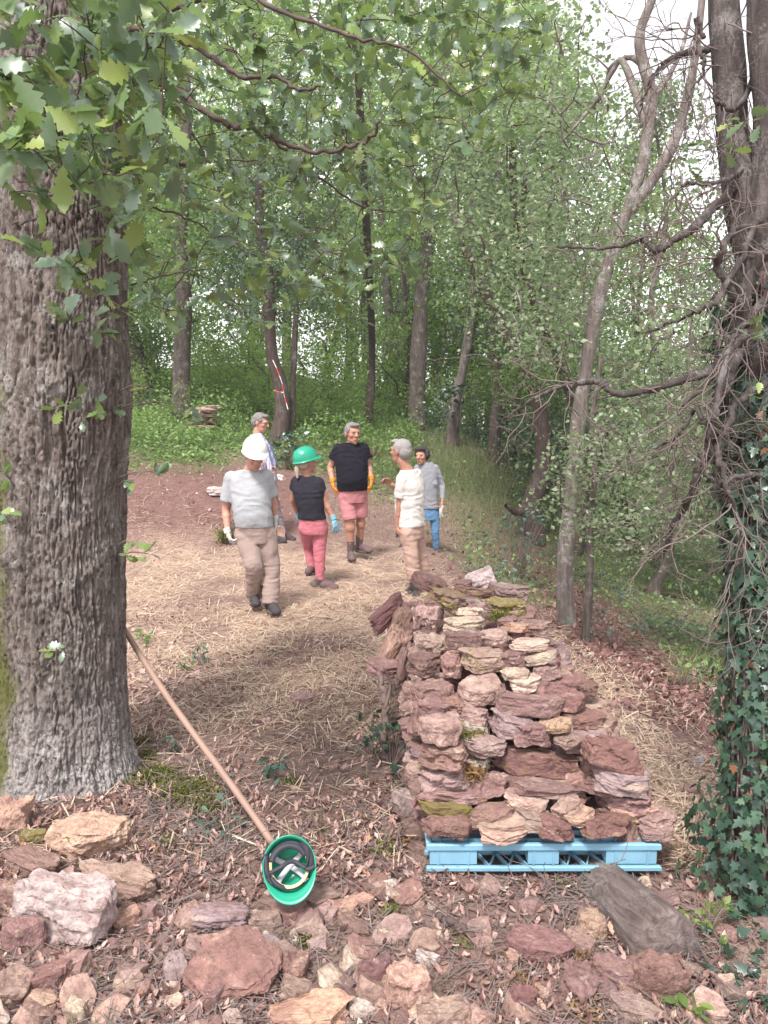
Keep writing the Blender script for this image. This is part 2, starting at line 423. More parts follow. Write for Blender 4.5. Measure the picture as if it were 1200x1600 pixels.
soil_c = ramp(nt, math_(nt, 'ADD', math_(nt, 'MULTIPLY', fine, .5), math_(nt, 'MULTIPLY', mid, .5)), [(.35, (.13, .07, .062)), (.6, (.23, .135, .12))])
green_c = ramp(nt, math_(nt, 'ADD', math_(nt, 'MULTIPLY', fine, .5), math_(nt, 'MULTIPLY', mid, .5)), [(.35, (.06, .075, .035)), (.5, (.09, .13, .05)), (.65, (.18, .19, .09))])
c = mixc(nt, math_(nt, 'MULTIPLY', ramp(nt, big, [(.45, (0, 0, 0)), (.65, (1, 1, 1))]), .4), litter, (.20, .115, .10))
c = mixc(nt, attr(nt, 'straw'), c, straw_c); c = mixc(nt, attr(nt, 'soil'), c, soil_c); c = mixc(nt, attr(nt, 'green'), c, green_c)
nt.links.new(c, p.inputs['Base Color']); p.inputs['Roughness'].default_value = .95; p.inputs['Specular IOR Level'].default_value = .15
bump(nt, p, math_(nt, 'ADD', fine, math_(nt, 'MULTIPLY', sepc.outputs[1], .5)), .9, .03)
ground_o = link('ground', gmb.mesh('ground', m)); tag(ground_o, kind='structure')
for nm, fn in (('straw', z_straw), ('soil', z_soil), ('green', z_green)):
    a = ground_o.data.attributes.new(nm, 'FLOAT', 'POINT'); v = fn(X, Y).ravel()
    a.data.foreach_set('value', v.astype(np.float32))

# ------------------------------------------------------------------ stones
m, nt, p, out = newmat('stone'); M['stone'] = m
oi = nt.nodes.new('ShaderNodeObjectInfo'); tc = coords(nt)
ofs = nt.nodes.new('ShaderNodeVectorMath'); ofs.operation = 'ADD'; nt.links.new(tc, ofs.inputs[0])
sc_ = nt.nodes.new('ShaderNodeVectorMath'); sc_.operation = 'SCALE'; sc_.inputs[0].default_value = (37, 53, 71); nt.links.new(oi.outputs['Random'], sc_.inputs['Scale'])
nt.links.new(sc_.outputs[0], ofs.inputs[1]); tv = ofs.outputs[0]
n1 = noise(nt, tv, 2.2, 6, .65); n2_ = noise(nt, tv, 9, 6, .7); n3_ = noise(nt, tv, 40, 4, .75)
base = oi.outputs['Color']
c = mixc(nt, 1, base, ramp(nt, n2_, [(.3, (.50, .47, .47)), (.5, (.95, .95, .95)), (.7, (1.4, 1.36, 1.33))]), 'MULTIPLY')
dirt = ramp(nt, n1, [(.50, (0, 0, 0)), (.60, (1, 1, 1))])
c = mixc(nt, math_(nt, 'MULTIPLY', dirt, .5), c, (.19, .105, .092))
pale = ramp(nt, n1, [(.34, (1, 1, 1)), (.42, (0, 0, 0))])
c = mixc(nt, math_(nt, 'MULTIPLY', pale, .5), c, (.56, .43, .34))
spk = ramp(nt, n3_, [(.62, (0, 0, 0)), (.68, (1, 1, 1))]); c = mixc(nt, math_(nt, 'MULTIPLY', spk, .5), c, (.66, .58, .55))
spd = ramp(nt, n3_, [(.28, (1, 1, 1)), (.36, (0, 0, 0))]); c = mixc(nt, math_(nt, 'MULTIPLY', spd, .5), c, (.10, .06, .055))
# green-yellow moss where the stone's colour alpha asks for it
mo = math_(nt, 'SUBTRACT', 1.0, oi.outputs['Alpha'])
mf = ramp(nt, math_(nt, 'ADD', n2_, math_(nt, 'MULTIPLY', mo, .30)), [(.60, (0, 0, 0)), (.66, (1, 1, 1))])
mf = math_(nt, 'MULTIPLY', mf, math_(nt, 'GREATER_THAN', mo, .02))
c = mixc(nt, mf, c, mixc(nt, n3_, (.09, .085, .025), (.26, .21, .06)))
nt.links.new(c, p.inputs['Base Color']); p.inputs['Roughness'].default_value = .88; p.inputs['Specular IOR Level'].default_value = .25
bump(nt, p, math_(nt, 'ADD', n2_, math_(nt, 'MULTIPLY', n3_, .4)), .7, .018)

def stone_mesh(seed, flat=.5, sub=3, rough=.10, name='stone'):
    """angular slab of about unit size (x,y) and thickness flat: convex hull of jittered corner points, faceted then weathered"""
    r = np.random.default_rng(seed)
    bm = bmesh.new()
    n = r.integers(6, 9); a0 = r.uniform(0, 6)
    el = r.uniform(.75, 1.0)
    for layer in (-1, 1):
        k = r.uniform(.78, 1.0)
        for q in range(n):
            a = a0 + (q + r.uniform(-.28, .28)) * 2 * math.pi / n
            ra = .5 * r.uniform(.82, 1.1) * k
            sq = 1 / max(abs(math.cos(a)), abs(math.sin(a))) ** .55
            bm.verts.new((ra * math.cos(a) * sq * .93, ra * math.sin(a) * sq * el * .93, layer * flat * .5 * r.uniform(.72, 1.08)))
    res = bmesh.ops.convex_hull(bm, input=bm.verts)
    bmesh.ops.delete(bm, geom=[v for v in bm.verts if not v.link_faces], context='VERTS')
    bmesh.ops.dissolve_limit(bm, angle_limit=math.radians(9), verts=bm.verts, edges=bm.edges)
    bmesh.ops.bevel(bm, geom=list(bm.edges), offset=.013, segments=1, profile=.5, affect='EDGES', clamp_overlap=True)
    bmesh.ops.triangulate(bm, faces=bm.faces)
    for it in range(sub):
        lim = .30 / (1.7 ** it)
        es = [e for e in bm.edges if e.calc_length() > lim]
        bmesh.ops.subdivide_edges(bm, edges=es, cuts=1, use_grid_fill=False)
        bmesh.ops.triangulate(bm, faces=bm.faces)
    bm.normal_update()
    V = np.array([v.co[:] for v in bm.verts]); Nn = np.array([v.normal[:] for v in bm.verts])
    o = seed * 3.7
    d = rough * .34 * fbm(V * 3.2 + o, 3, 7) + rough * .42 * fbm(V * 11 + o, 3, 8)
    q = vnoise(V * np.array([2.5, 2.5, 5]) + o, 9); d = d - rough * .6 * sstep(.25, .33, q)          # broken-off flakes
    side = 1 - np.abs(Nn[:, 2])
    bed = vnoise(np.stack([V[:, 0] * 1.2, V[:, 1] * 1.2, V[:, 2] * 15 + .6 * vnoise(V * 4, 5)], -1) + o, 11)
    d = d + side * rough * .15 * (sstep(-.1, .15, bed) - .5) + rough * .16 * fbm(V * 34 + o, 2, 12)
    V = V + Nn * d[:, None]
    for v, c in zip(bm.verts, V): v.co = c
    me = D.meshes.new(name); bm.to_mesh(me); bm.free(); me.materials.append(M['stone'])
    me.polygons.foreach_set('use_smooth', np.full(len(me.polygons), False))
    me.update()
    return me
SLABS = [stone_mesh(100 + k, flat=(.34, .42, .5, .6)[k % 4], sub=4, rough=.095) for k in range(18)]
PEB_SMALL = [stone_mesh(300 + k, flat=(.35, .5, .65)[k % 3], sub=0, rough=.06) for k in range(10)]
PEB = [stone_mesh(300 + k, flat=(.35, .5, .65)[k % 3], sub=1, rough=.10) for k in range(10)]
for me in SLABS + PEB:
    me['flat'] = 1.0
def dims(me):
    V = np.zeros(len(me.vertices) * 3, np.float32); me.vertices.foreach_get('co', V); V = V.reshape(-1, 3)
    return V.min(0), V.max(0)
DIM = {me.name: dims(me) for me in SLABS + PEB}

REDD = (.215, .125, .112); BROWN = (.255, .158, .142); PINK = (.335, .232, .20); TAN = (.44, .29, .235); CREAM = (.52, .41, .34); WHITE = (.54, .46, .43); DARKR = (.20, .105, .10); OCHRE = (.46, .30, .225); MAUVE = (.28, .205, .20)
def put_stone(parent, me, loc, w, dep, t, rot=(0, 0, 0), col=BROWN, moss=0, name='stone'):
    lo, hi = DIM[me.name]
    o = D.objects.new(name, me); COL.objects.link(o)
    if parent is not None: o.parent = parent; loc = Vector([float(v) for v in loc]) - parent.location
    o.location = [float(v) for v in loc]
    o.scale = (w / (hi[0] - lo[0]), dep / (hi[1] - lo[1]), t / (hi[2] - lo[2])); o.rotation_euler = rot
    j = random.uniform(.86, 1.14)
    if col is REDD and random.random() < .4: col = random.choice([MAUVE, BROWN, PINK])
    o.color = (min(col[0] * j * random.uniform(.94, 1.06), 1), min(col[1] * j, 1), min(col[2] * j * random.uniform(.92, 1.08), 1), 1 - moss)
    return o

# ---- the stone stack on its two pallets
stack = empty('stone_stack', (.64, 4.2, .15), 'long heap of rough reddish stones stacked on the blue plastic pallets', 'stone stack')
PX0, PX1, PY0, PY1 = .14, 1.10, 2.98, 5.35
def pile_top(x, y):
    """top surface of the heap"""
    x = np.asarray(x, float); y = np.asarray(y, float)
    cx = .64 - .02 * (y - 3); hw = .50 + .04 * np.clip(y - 4, 0, 1)
    u = np.clip(1 - np.abs(x - cx) / hw, 0, 1)
    side = sstep(0, .16, u) * .55 + .45 * sstep(0, .75, u)
    side = np.where(x < cx, sstep(0, .12, u) * .8 + .2 * sstep(0, .5, u), sstep(0, .25, u) * .45 + .55 * sstep(0, .95, u))
    front = .20 + .80 * sstep(-.02, .62, y - PY0) ** .8
    back = 1 - sstep(PY1 - .25, PY1 + .12, y)
    H = .72 + .06 * sstep(3.5, 5.2, y) + .04 * fbm(np.stack([x * 3, y * 3, x * 0], -1), 2, 77)
    return .14 + (H - .0) * side * front * back * (y > PY0 - .02)
def pile_hit(px, py):
    d = ray(px, py); d = d / d[1]
    ys = np.arange(2.6, 6.2, .01); P = CAMP + ys[:, None] * d
    h = P[:, 2] - pile_top(P[:, 0], P[:, 1])
    ok = (h < 0) & (P[:, 1] > PY0)
    return P[np.argmax(ok)] if ok.any() else None
# visible stones of the heap: centre x, y, width, height in the photograph's pixels, colour, moss, roll (deg)
PS = [
 (752,905,44,40,WHITE,0,-30),(723,914,28,22,BROWN,0,0),(700,935,62,46,BROWN,.35,25),(795,925,64,40,PINK,0,5),(792,948,62,36,TAN,.55,0),(740,925,60,26,DARKR,.3,5),(672,912,56,40,BROWN,0,30),
 (670,960,48,60,PINK,0,0),(722,975,62,30,CREAM,.15,-5),(757,947,30,20,PINK,0,8),(735,955,40,14,CREAM,0,0),(728,998,60,34,REDD,0,0),(772,995,42,26,PINK,0,0),(807,980,44,20,TAN,.1,0),(830,982,46,26,BROWN,0,5),(795,972,34,22,BROWN,0,-10),
 (672,1003,52,36,PINK,0,18),(828,1007,60,20,CREAM,0,0),(845,1028,52,22,CREAM,0,-14),(755,1030,76,46,TAN,.25,5),(800,1028,44,34,BROWN,0,0),(663,1037,50,46,REDD,0,0),(706,1040,32,46,BROWN,0,0),(675,1080,66,48,REDD,0,-6),
 (752,1078,66,56,PINK,.0,0),(806,1052,44,22,CREAM,0,0),(820,1068,48,30,CREAM,0,-8),(855,1050,44,34,PINK,0,-15),(872,1070,84,38,REDD,0,3),(828,1098,106,48,BROWN,0,8),(715,1098,48,28,REDD,0,0),(885,1093,62,40,REDD,.0,0),
 (690,1112,66,34,BROWN,0,-6),(742,1118,44,40,PINK,0,10),(722,1133,80,32,WHITE,.45,14),(910,1123,70,38,REDD,0,6),(868,1133,50,20,OCHRE,.3,0),(800,1133,72,50,REDD,0,20),(832,1145,60,48,BROWN,0,8),(752,1163,76,36,PINK,0,8),(690,1168,50,30,REDD,.3,0),(884,1157,40,24,PINK,0,0),(918,1160,68,46,REDD,0,0),
 (726,1190,80,36,WHITE,.3,4),(695,1213,54,30,BROWN,.15,12),(848,1190,140,62,DARKR,.1,8),(765,1225,62,40,REDD,0,-4),(955,1190,88,60,BROWN,0,-16),(715,1240,92,34,BROWN,.1,4),(945,1225,74,32,REDD,0,0),(848,1235,108,28,REDD,0,12),(980,1235,60,46,BROWN,0,-5),
 (697,1262,84,34,BROWN,.55,10),(768,1275,72,42,REDD,.1,-6),(822,1253,70,34,TAN,0,14),(833,1282,62,38,REDD,0,15),(888,1265,54,40,TAN,0,-10),(905,1287,52,26,OCHRE,0,-8),(992,1268,74,40,TAN,.1,-6),(1028,1290,58,34,PINK,0,-8),
 (790,1297,84,24,PINK,.05,-3),(700,1302,76,44,REDD,0,6),(786,1316,76,22,TAN,0,0),(870,1306,60,40,DARKR,0,12),(950,1300,82,34,DARKR,.1,2),(1030,1312,50,20,REDD,0,-4),(655,1128,30,26,REDD,0,0),(650,1155,32,24,BROWN,0,0),(655,1180,34,24,MAUVE,0,0),(652,1205,36,28,REDD,0,0),(655,1232,34,26,BROWN,.1,0),(915,1075,40,30,REDD,0,0),(938,1145,34,26,REDD,0,0),(780,1085,24,40,BROWN,0,0),
]
for k, (px, py, w, h, col, moss, roll) in enumerate(PS):
    P = pile_hit(px, py)
    if py > 1165 or (px > 925 and py > 1140): P = at(px, py, float(np.interp(py, [1165, 1225, 1320], [3.30, 3.08, 2.88])) + (.05 if px > 960 else 0))
    if P is None: continue
    if py > 1285: P = P + np.array([0, .02, .022])
    dep = (P - CAMP).dot(F_); s = dep / FPX
    W = w * s * 1.08; Hh = h * s
    topness = sstep(3.3, 3.9, P[1])
    el = math.atan2(CAM_H - P[2], P[1])
    t = float(np.clip(Hh * (.72 if topness < .5 else .66), .035, .15))
    dp = float(np.clip((Hh - t * math.cos(el)) / math.sin(el), .12, .34))
    loc = P + np.array([0, dp * .12, -t * .08])
    me = SLABS[(k * 7) % len(SLABS)]
    tilt = math.radians(random.uniform(-4, 10) - 8 * topness)
    put_stone(stack, me, loc, W, dp, t, (tilt, math.radians(roll * .8), math.radians(random.uniform(-16, 16) + (180 if k % 2 else 0))) if k % 2 == 0 else (tilt, math.radians(roll * .8), math.radians(random.uniform(-16, 16))), col, moss)
# the stones behind and beneath those, course by course
course = .10; z = .17; cnt = 0
while z < .80:
    y = PY0 + .14
    while y < PY1:
        x = .22 + random.uniform(0, .1)
        while x < 1.10:
            w = random.uniform(.16, .28)
            top = float(pile_top(np.array([x + w / 2]), np.array([y]))[0])
            inside = (x > .38 and x + w < .95 and y > PY0 + .35 and y < PY1 - .3 and z < top - .36)
            if z < top - .12 and not inside and cnt < 136:
                cnt += 1
                put_stone(stack, SLABS[cnt % 18], (x + w / 2, y + .05, z), w * 1.05, random.uniform(.18, .28), random.uniform(.09, .13),
                          (random.uniform(-.15, .15), random.uniform(-.15, .15), random.uniform(-.4, .4)), random.choice([REDD, BROWN, BROWN, PINK, TAN, DARKR]))
            x += w
        y += .20
    z += course
for side in (0, 1):
    yy = PY0 + .12
    while yy < PY1 - .1:
        zz_ = .16
        while zz_ < .62:
            xx = (.20 + .05 * (zz_ / .6) if side == 0 else 1.06 - .34 * (zz_ - .16)) + random.uniform(-.03, .03)
            if side == 1 and zz_ > .5: break
            put_stone(stack, SLABS[random.randrange(18)], (xx, yy, zz_), random.uniform(.16, .24), random.uniform(.18, .28), random.uniform(.08, .12), (random.uniform(-.15, .15), random.uniform(-.15, .15), random.uniform(0, 3)), random.choice([REDD, BROWN, PINK, MAUVE, BROWN]))
            zz_ += .10
        yy += .25
# stones leaning on its left flank
for (px, py, w, h, y, col, rot) in ((602,958,.12,.29,4.75,DARKR,(.3,.75,.3)),(612,1015,.14,.30,4.35,PINK,(.2,.45,.2)),(634,1040,.10,.26,4.15,BROWN,(.1,.2,0)),(625,970,.12,.22,4.7,TAN,(.1,.3,.1)),(645,1085,.14,.10,3.95,PINK,(.2,.1,.5)),(596,1042,.20,.07,4.2,BROWN,(.1,.1,.3))):
    P = at(px, py, y); put_stone(stack, SLABS[int(px) % 18], P, w, .20, h, rot, col, .1 if py > 1100 else 0)

# ---- moss tufts growing on stones of the heap
def tuft(mb, c, r, n, ln, rg, flat=.6):
    T = c + rg.normal(size=(n, 3)) * np.array([r, r, r * flat]) * .5
    Mx = rand_frames(n, .2, rg) * (ln * rg.uniform(.5, 1.3, n))[:, None, None]
    Mx[:, :, 0] *= .35
    scatter(mb, BLADE, Mx, T)
for (px, py, mt) in ((706,1148,'moss'),(722,1152,'moss'),(716,1205,'rust_moss'),(740,1206,'rust_moss'),(780,962,'moss')):
    P = pile_hit(px, py)
    mb = MB(); tuft(mb, P + np.array([0, -.01, .0]), .05, 260, .022, rng); o = link('moss_tuft', mb.mesh('moss_tuft', M[mt]), stack); o.location = -stack.location; o['kind'] = 'stuff'

# count check while building: at most 300 stones stay parts of the stack
_st = [o for o in stack.children if o.name.startswith('stone')]

for o in _st[300:]: D.objects.remove(o)

# ---- large loose stones in the foreground: x, y, width, height px, colour, moss, roll, thickness m, label
BIG = [
 (22,1275,62,72,TAN,.1,0,.16,'rounded cream stone at the left edge beside the foot of the big oak'),
 (135,1305,138,92,OCHRE,.05,-8,.15,'broad tan stone with orange top lying at the foot of the big oak'),
 (184,1376,136,80,PINK,0,8,.13,'smooth pinkish brown block below the broad tan stone'),
 (52,1312,46,30,CREAM,.6,0,.08,'small mossy cream stone wedged between cream stone and broad tan stone'),
 (48,1352,98,52,BROWN,0,12,.10,'flat brown slab sloping left of the pinkish brown block'),
 (108,1432,165,132,(.42,.33,.30),0,0,.26,'largest whitish speckled boulder in the left foreground'),
 (22,1408,66,56,BROWN,0,0,.14,'rough brown stone against the left side of the whitish boulder'),
 (38,1470,72,72,BROWN,.05,0,.16,'brown wedge of stone just under the whitish boulder at left'),
 (18,1545,62,76,PINK,0,35,.09,'purplish slanting slab in the lower left corner'),
 (72,1535,84,40,REDD,0,-14,.08,'thin red stone beside the purplish slab in the lower left'),
 (66,1568,66,26,TAN,0,0,.06,'flat narrow tan stone near the lower left corner'),
 (118,1585,44,50,CREAM,0,10,.09,'pale upright stone at the bottom edge left of centre'),
 (372,1500,150,128,REDD,0,-20,.10,'large flat reddish slab with pale scratches in the foreground'),
 (345,1437,92,52,REDD,0,0,.09,'reddish brown slab behind the large flat one, below the green helmet'),
 (415,1445,60,44,PINK,0,0,.09,'pinkish block right behind the large flat reddish slab'),
 (485,1588,136,76,OCHRE,0,0,.10,'wide orange tan slab with wet patch at the bottom edge'),
 (637,1548,78,98,TAN,0,-12,.15,'tall tan stone with dark stain at the bottom centre'),
 (585,1533,58,52,DARKR,0,0,.12,'dark red stone left of the tall tan stained stone'),
 (695,1592,92,60,PINK,0,0,.10,'pink flat stone right of the tall tan stained stone at the bottom'),
 (463,1515,42,64,BROWN,0,8,.10,'upright brown stone right of the large flat reddish slab'),
 (553,1455,58,32,BROWN,0,30,.07,'narrow brown stone slanting in the rubble right of the helmet'),
 (606,1463,50,26,CREAM,.3,0,.06,'cream stone with mossy underside in the middle of the foreground'),
 (538,1425,44,36,TAN,0,0,.08,'rounded tan stone right below the upturned green helmet'),
 (568,1583,50,32,CREAM,.1,15,.07,'small cream stone between orange tan slab and tall tan stone'),
 (842,1482,106,58,REDD,0,14,.10,'long dark red block below the pallet, pointing down right'),
 (905,1535,66,76,REDD,0,40,.09,'red slab leaning at the lower end of the long dark red block'),
 (960,1526,82,40,BROWN,.1,16,.09,'brown stone with pale edge between red slab and dark red boulder'),
 (1030,1532,88,80,REDD,0,0,.16,'angular dark red boulder at the lower end of the grey log'),
 (925,1442,46,58,TAN,.15,0,.08,'flat pinkish tan stone on the left of the grey log'),
 (990,1580,84,46,PINK,.1,8,.07,'flat pink stone at the bottom edge below the red boulders'),
 (814,1570,52,52,DARKR,0,0,.10,'dark purplish stone at the bottom right of centre'),
 (1133,1541,36,36,CREAM,.1,0,.07,'small pale grey stone under the ivy at lower right'),
 (633,1258,48,54,REDD,0,20,.14,'reddish stone fallen beside the left corner of the pallet'),
 (745,1455,36,22,PINK,0,0,.06,'small pink stone right of the dark rotten stick'),
 (668,1500,40,24,WHITE,0,10,.05,'small whitish stone above the tall tan stained stone'),
 (800,1497,22,40,TAN,0,20,.05,'thin tan splinter of stone left of the long dark red block'),
 (345,765,46,24,WHITE,0,0,.12,'whitish rock on the brown soil left of the polo shirt man'),
 (436,747,22,14,WHITE,0,0,.12,'pale rock on the path right of the man with striped shirt'),
 (437,838,20,34,TAN,0,0,.30,'tan stone standing behind the man in the white helmet'),
 (1088,1190,24,18,WHITE,0,0,.06,'little white stone on the bare slope right of the stack'),
 (1080,1243,36,24,PINK,0,0,.08,'pinkish stone half way down the slope beside the ivy'),
 (1110,1330,70,30,PINK,0,25,.08,'slanting pale slab in the straw left of the ivy trunk'),
 (200,1440,46,32,TAN,0,-30,.08,'small split tan stone right of the whitish boulder'),
 (470,1092,40,24,PINK,0,0,.06,'low pinkish stone half buried in the leaf litter'),
]
for k, (px, py, w, h, col, moss, roll, t, lab) in enumerate(BIG):
    P = gp(px, py + h * .22)
    dep = (P - CAMP).dot(F_); s = dep / FPX
    el = math.atan2(CAM_H - P[2], P[1])
    dp = max((h * s - t * math.cos(el)) / math.sin(el), .5 * w * s) if P[1] < 7 else w * s * .8
    dp = min(dp, w * s * 1.5)
    me = stone_mesh(700 + k, flat=.5, sub=5 if w > 130 else 4 if w > 60 else 3, rough=.10, name='loose_stone'); DIM[me.name] = dims(me)
    o = put_stone(None, me, P + np.array([0, 0, t * .34]), w * s, dp, t, (random.uniform(-.1, .15), math.radians(roll * .35), math.radians(random.uniform(-15, 15) - roll)), col, moss, 'loose_stone')
    tag(o, lab, 'stone', 'loose stones lying about')

# ---- small rubble
rub = empty('rubble', (0, 2.5, 0), 'small broken reddish stones strewn over the foreground earth and terrace edge', 'rubble')
rs = []
def rub_spot():
    while True:
        px, py = random.uniform(-40, 1240), random.uniform(1385, 1650)
        dens = 1.0 if px < 720 else .5
        if px < 560 and py < 1430 and px > 230: dens = .3
        if float(vnoise(np.array([px / 70., py / 45., 3.]), 9)) < -.12: dens *= .25
        if random.random() < dens: return px, py
stuffmb = MB()
def stone_into(mb, me, loc, sx, sy, sz, rot):
    V = np.zeros(len(me.vertices) * 3, np.float32); me.vertices.foreach_get('co', V); V = V.reshape(-1, 3)
    R = np.array(Euler(rot).to_matrix())
    tris = np.array([list(pl.vertices) for pl in me.polygons])
    mb.add((V * [sx, sy, sz]) @ R.T + loc, tris)
spots = []
for k in range(300):
    px, py = rub_spot(); sz = random.choice([.03, .04, .05, .05, .065, .09, .11]); spots.append((gp(px, py), sz))
for (P, sz) in spots:
    put_stone(rub, PEB[random.randrange(10)], P + np.array([0, 0, sz * .18]), sz * random.uniform(.9, 1.5), sz, sz * random.uniform(.4, .7), (random.uniform(-.5, .5), random.uniform(-.5, .5), random.uniform(0, 6.3)), random.choice([REDD, BROWN, PINK, PINK, TAN, BROWN, CREAM]))
for k in range(900):
    if k < 450: px, py = rub_spot(); sz = random.uniform(.012, .035)
    elif k < 690: px, py = random.gauss(300, 95), random.gauss(1035, 35); sz = random.uniform(.02, .07)
    elif k < 800: px, py = random.uniform(1000, 1130), random.uniform(1100, 1400); sz = random.uniform(.012, .045)
    else: px, py = random.uniform(200, 640), random.uniform(1050, 1380); sz = random.uniform(.012, .04)
    P = gp(px, py); stone_into(stuffmb, PEB_SMALL[k % 10], P + np.array([0, 0, sz * .08]), sz * random.uniform(1, 1.6), sz, sz * random.uniform(.4, .8), (random.uniform(-.4, .4), random.uniform(-.4, .4), random.uniform(0, 6.3)))
o = link('small_rubble', stuffmb.mesh('small_rubble', M['stone'], False), rub); o.location = -rub.location; o['kind'] = 'stuff'; o.color = (.42, .29, .26, 1)

# ---- flat stones piled far back on the bank, seen past the oak
def far_heap(pts, lab, seed, base, cat='stone heap'):
    e = empty('stone_heap', base, lab, cat)
    for k, (px, py, y, w, t, col) in enumerate(pts):
        put_stone(e, SLABS[(seed + k) % 18], at(px, py, y), w, w * .8, t, (random.uniform(-.1, .1), random.uniform(-.1, .1), random.uniform(0, 3)), col)
g1 = gp(250, 585)
far_heap([(222 + random.uniform(-14, 40), 540 + random.uniform(-8, 45), g1[1] + random.uniform(-.3, .3), random.uniform(.3, .6), random.uniform(.08, .16), random.choice([TAN, PINK, CREAM])) for k in range(26)], 'heap of pale flat stones up the bank just right of the big oak', 3, g1)
g2 = gp(325, 668)
far_heap([(322 + random.uniform(-16, 18), 636 + k * 2.6, g2[1] + random.uniform(-.2, .2), random.uniform(.35, .6), .07, random.choice([TAN, PINK, CREAM])) for k in range(13)], 'low heap of flat stones at the edge of the green bank', 8, g2)
g3 = gp(545, 712)
far_heap([(548 + random.uniform(-30, 34), 704 + random.uniform(-9, 12), g3[1] + random.uniform(-.3, .3), random.uniform(.2, .45), .09, random.choice([REDD, BROWN, DARKR])) for k in range(16)], 'low brown stone heap behind the man in the dark shirt', 5, g3)

# ---- blue plastic pallets
M['blue'] = simple('blue_plastic', (.185, .36, .475), .55, .4, 9, .22, 30, .15, .003)
def boxv(mb, lo, hi, bev=.0):
    x0, y0, z0 = lo; x1, y1, z1 = hi
    b = bev
    if b:
        V = []; 
        for z, ins in ((z0, b), (z0 + b, 0), (z1 - b, 0), (z1, b)):
            V += [(x0 + ins + (b if 0 else 0), y0 + ins, z), (x1 - ins, y0 + ins, z), (x1 - ins, y1 - ins, z), (x0 + ins, y1 - ins, z)]
        Fs = [(3, 2, 1, 0), (12, 13, 14, 15)]
        for l in range(3):
            for q in range(4): Fs.append((l * 4 + q, l * 4 + (q + 1) % 4, l * 4 + 4 + (q + 1) % 4, l * 4 + 4 + q))
        mb.add(V, Fs)
    else:
        V = [(x, y, z) for z in (z0, z1) for x, y in ((x0, y0), (x1, y0), (x1, y1), (x0, y1))]
        mb.add(V, [(3, 2, 1, 0), (4, 5, 6, 7), (0, 1, 5, 4), (1, 2, 6, 5), (2, 3, 7, 6), (3, 0, 4, 7)])
def pallet(loc, rot, label):
    W, L = .95, 1.14
    e = empty('plastic_pallet', loc, label, 'pallet', 'blue pallets under the stone stack'); e.rotation_euler = rot
    z0, z1 = .086, .112
    mb = MB()
    boxv(mb, (-W / 2, 0, z0), (W / 2, .022, z1 + .004), .005); boxv(mb, (-W / 2, L - .022, z0), (W / 2, L, z1 + .004), .005)
    boxv(mb, (-W / 2, .0225, z0), (-W / 2 + .022, L - .0225, z1 + .004), .005); boxv(mb, (W / 2 - .022, .0225, z0), (W / 2, L - .0225, z1 + .004), .005)
    link('deck_rim', mb.mesh('deck_rim', M['blue'], False), e)
    mb = MB()
    for k in range(1, 16): x = -W / 2 + k * W / 16; boxv(mb, (x - .003, .023, z0 + .004), (x + .003, L - .023, z1 - .001))
    for k in range(1, 19): y = k * L / 19; boxv(mb, (-W / 2 + .023, y - .003, z0 + .003), (W / 2 - .023, y + .003, z1 - .003))
    for k in range(16):
        for q in range(19):
            if (k + q) % 2 == 0: x = -W / 2 + k * W / 16; y = q * L / 19; boxv(mb, (x + .004, y + .004 + .02 * (q == 0), z0 + .006), (x + W / 16 - .004, y + L / 19 - .004 - .02 * (q == 18), z0 + .012))
    link('deck_grid', mb.mesh('deck_grid', M['blue'], False), e)
    for yy in (0, .5, 1):
        for xx, wd in ((-.5, .19), (0, .125), (.5, .205)):
            mb = MB(); cx = xx * (W - .03) - (wd / 2 if xx > 0 else (-wd / 2 if xx < 0 else 0)); y0 = .008 + yy * (L - .016 - .13)
            boxv(mb, (cx - wd / 2, y0, .022), (cx + wd / 2, y0 + .13, z0 - .001), .006)
            for g in (-.32, .32): boxv(mb, (cx + wd * g - .003, y0 - .004, .024), (cx + wd * g + .003, y0 + .004, z0 - .002))
            link('foot_block', mb.mesh('foot_block', M['blue'], False), e)
    for yy in (0, .5, 1):
        mb = MB(); y0 = yy * (L - .13)
        boxv(mb, (-W / 2 + .0, y0 - .004, 0), (W / 2 + .004, y0 + .016, .021), .004); boxv(mb, (-W / 2, y0 + .114, 0), (W / 2, y0 + .132, .021), .004)
        for k in range(1, 24):
            x = -W / 2 + k * W / 24; a = .018 if k % 2 else -.018
            mb.add([(x - a - .003, y0 + .017, .002), (x - a + .003, y0 + .017, .002), (x + a + .003, y0 + .113, .002), (x + a - .003, y0 + .113, .002), (x - a - .003, y0 + .017, .02), (x - a + .003, y0 + .017, .02), (x + a + .003, y0 + .113, .02), (x + a - .003, y0 + .113, .02)], [(3, 2, 1, 0), (4, 5, 6, 7), (0, 1, 5, 4), (1, 2, 6, 5), (2, 3, 7, 6), (3, 0, 4, 7)])
        link('skid', mb.mesh('skid', M['blue'], False), e)
    return e
pfl = at(668, 1366, 2.93); pfr = at(1030, 1368, 2.93)
pallet((pfl[0] / 2 + pfr[0] / 2, 2.93, pfl[2] + .012), (0, .004, .01), 'light blue plastic pallet with open slots at the front under the stones')
pallet((.62, 4.14, .0), (0, 0, -.02), 'second light blue plastic pallet mostly hidden under the rear of the stones')

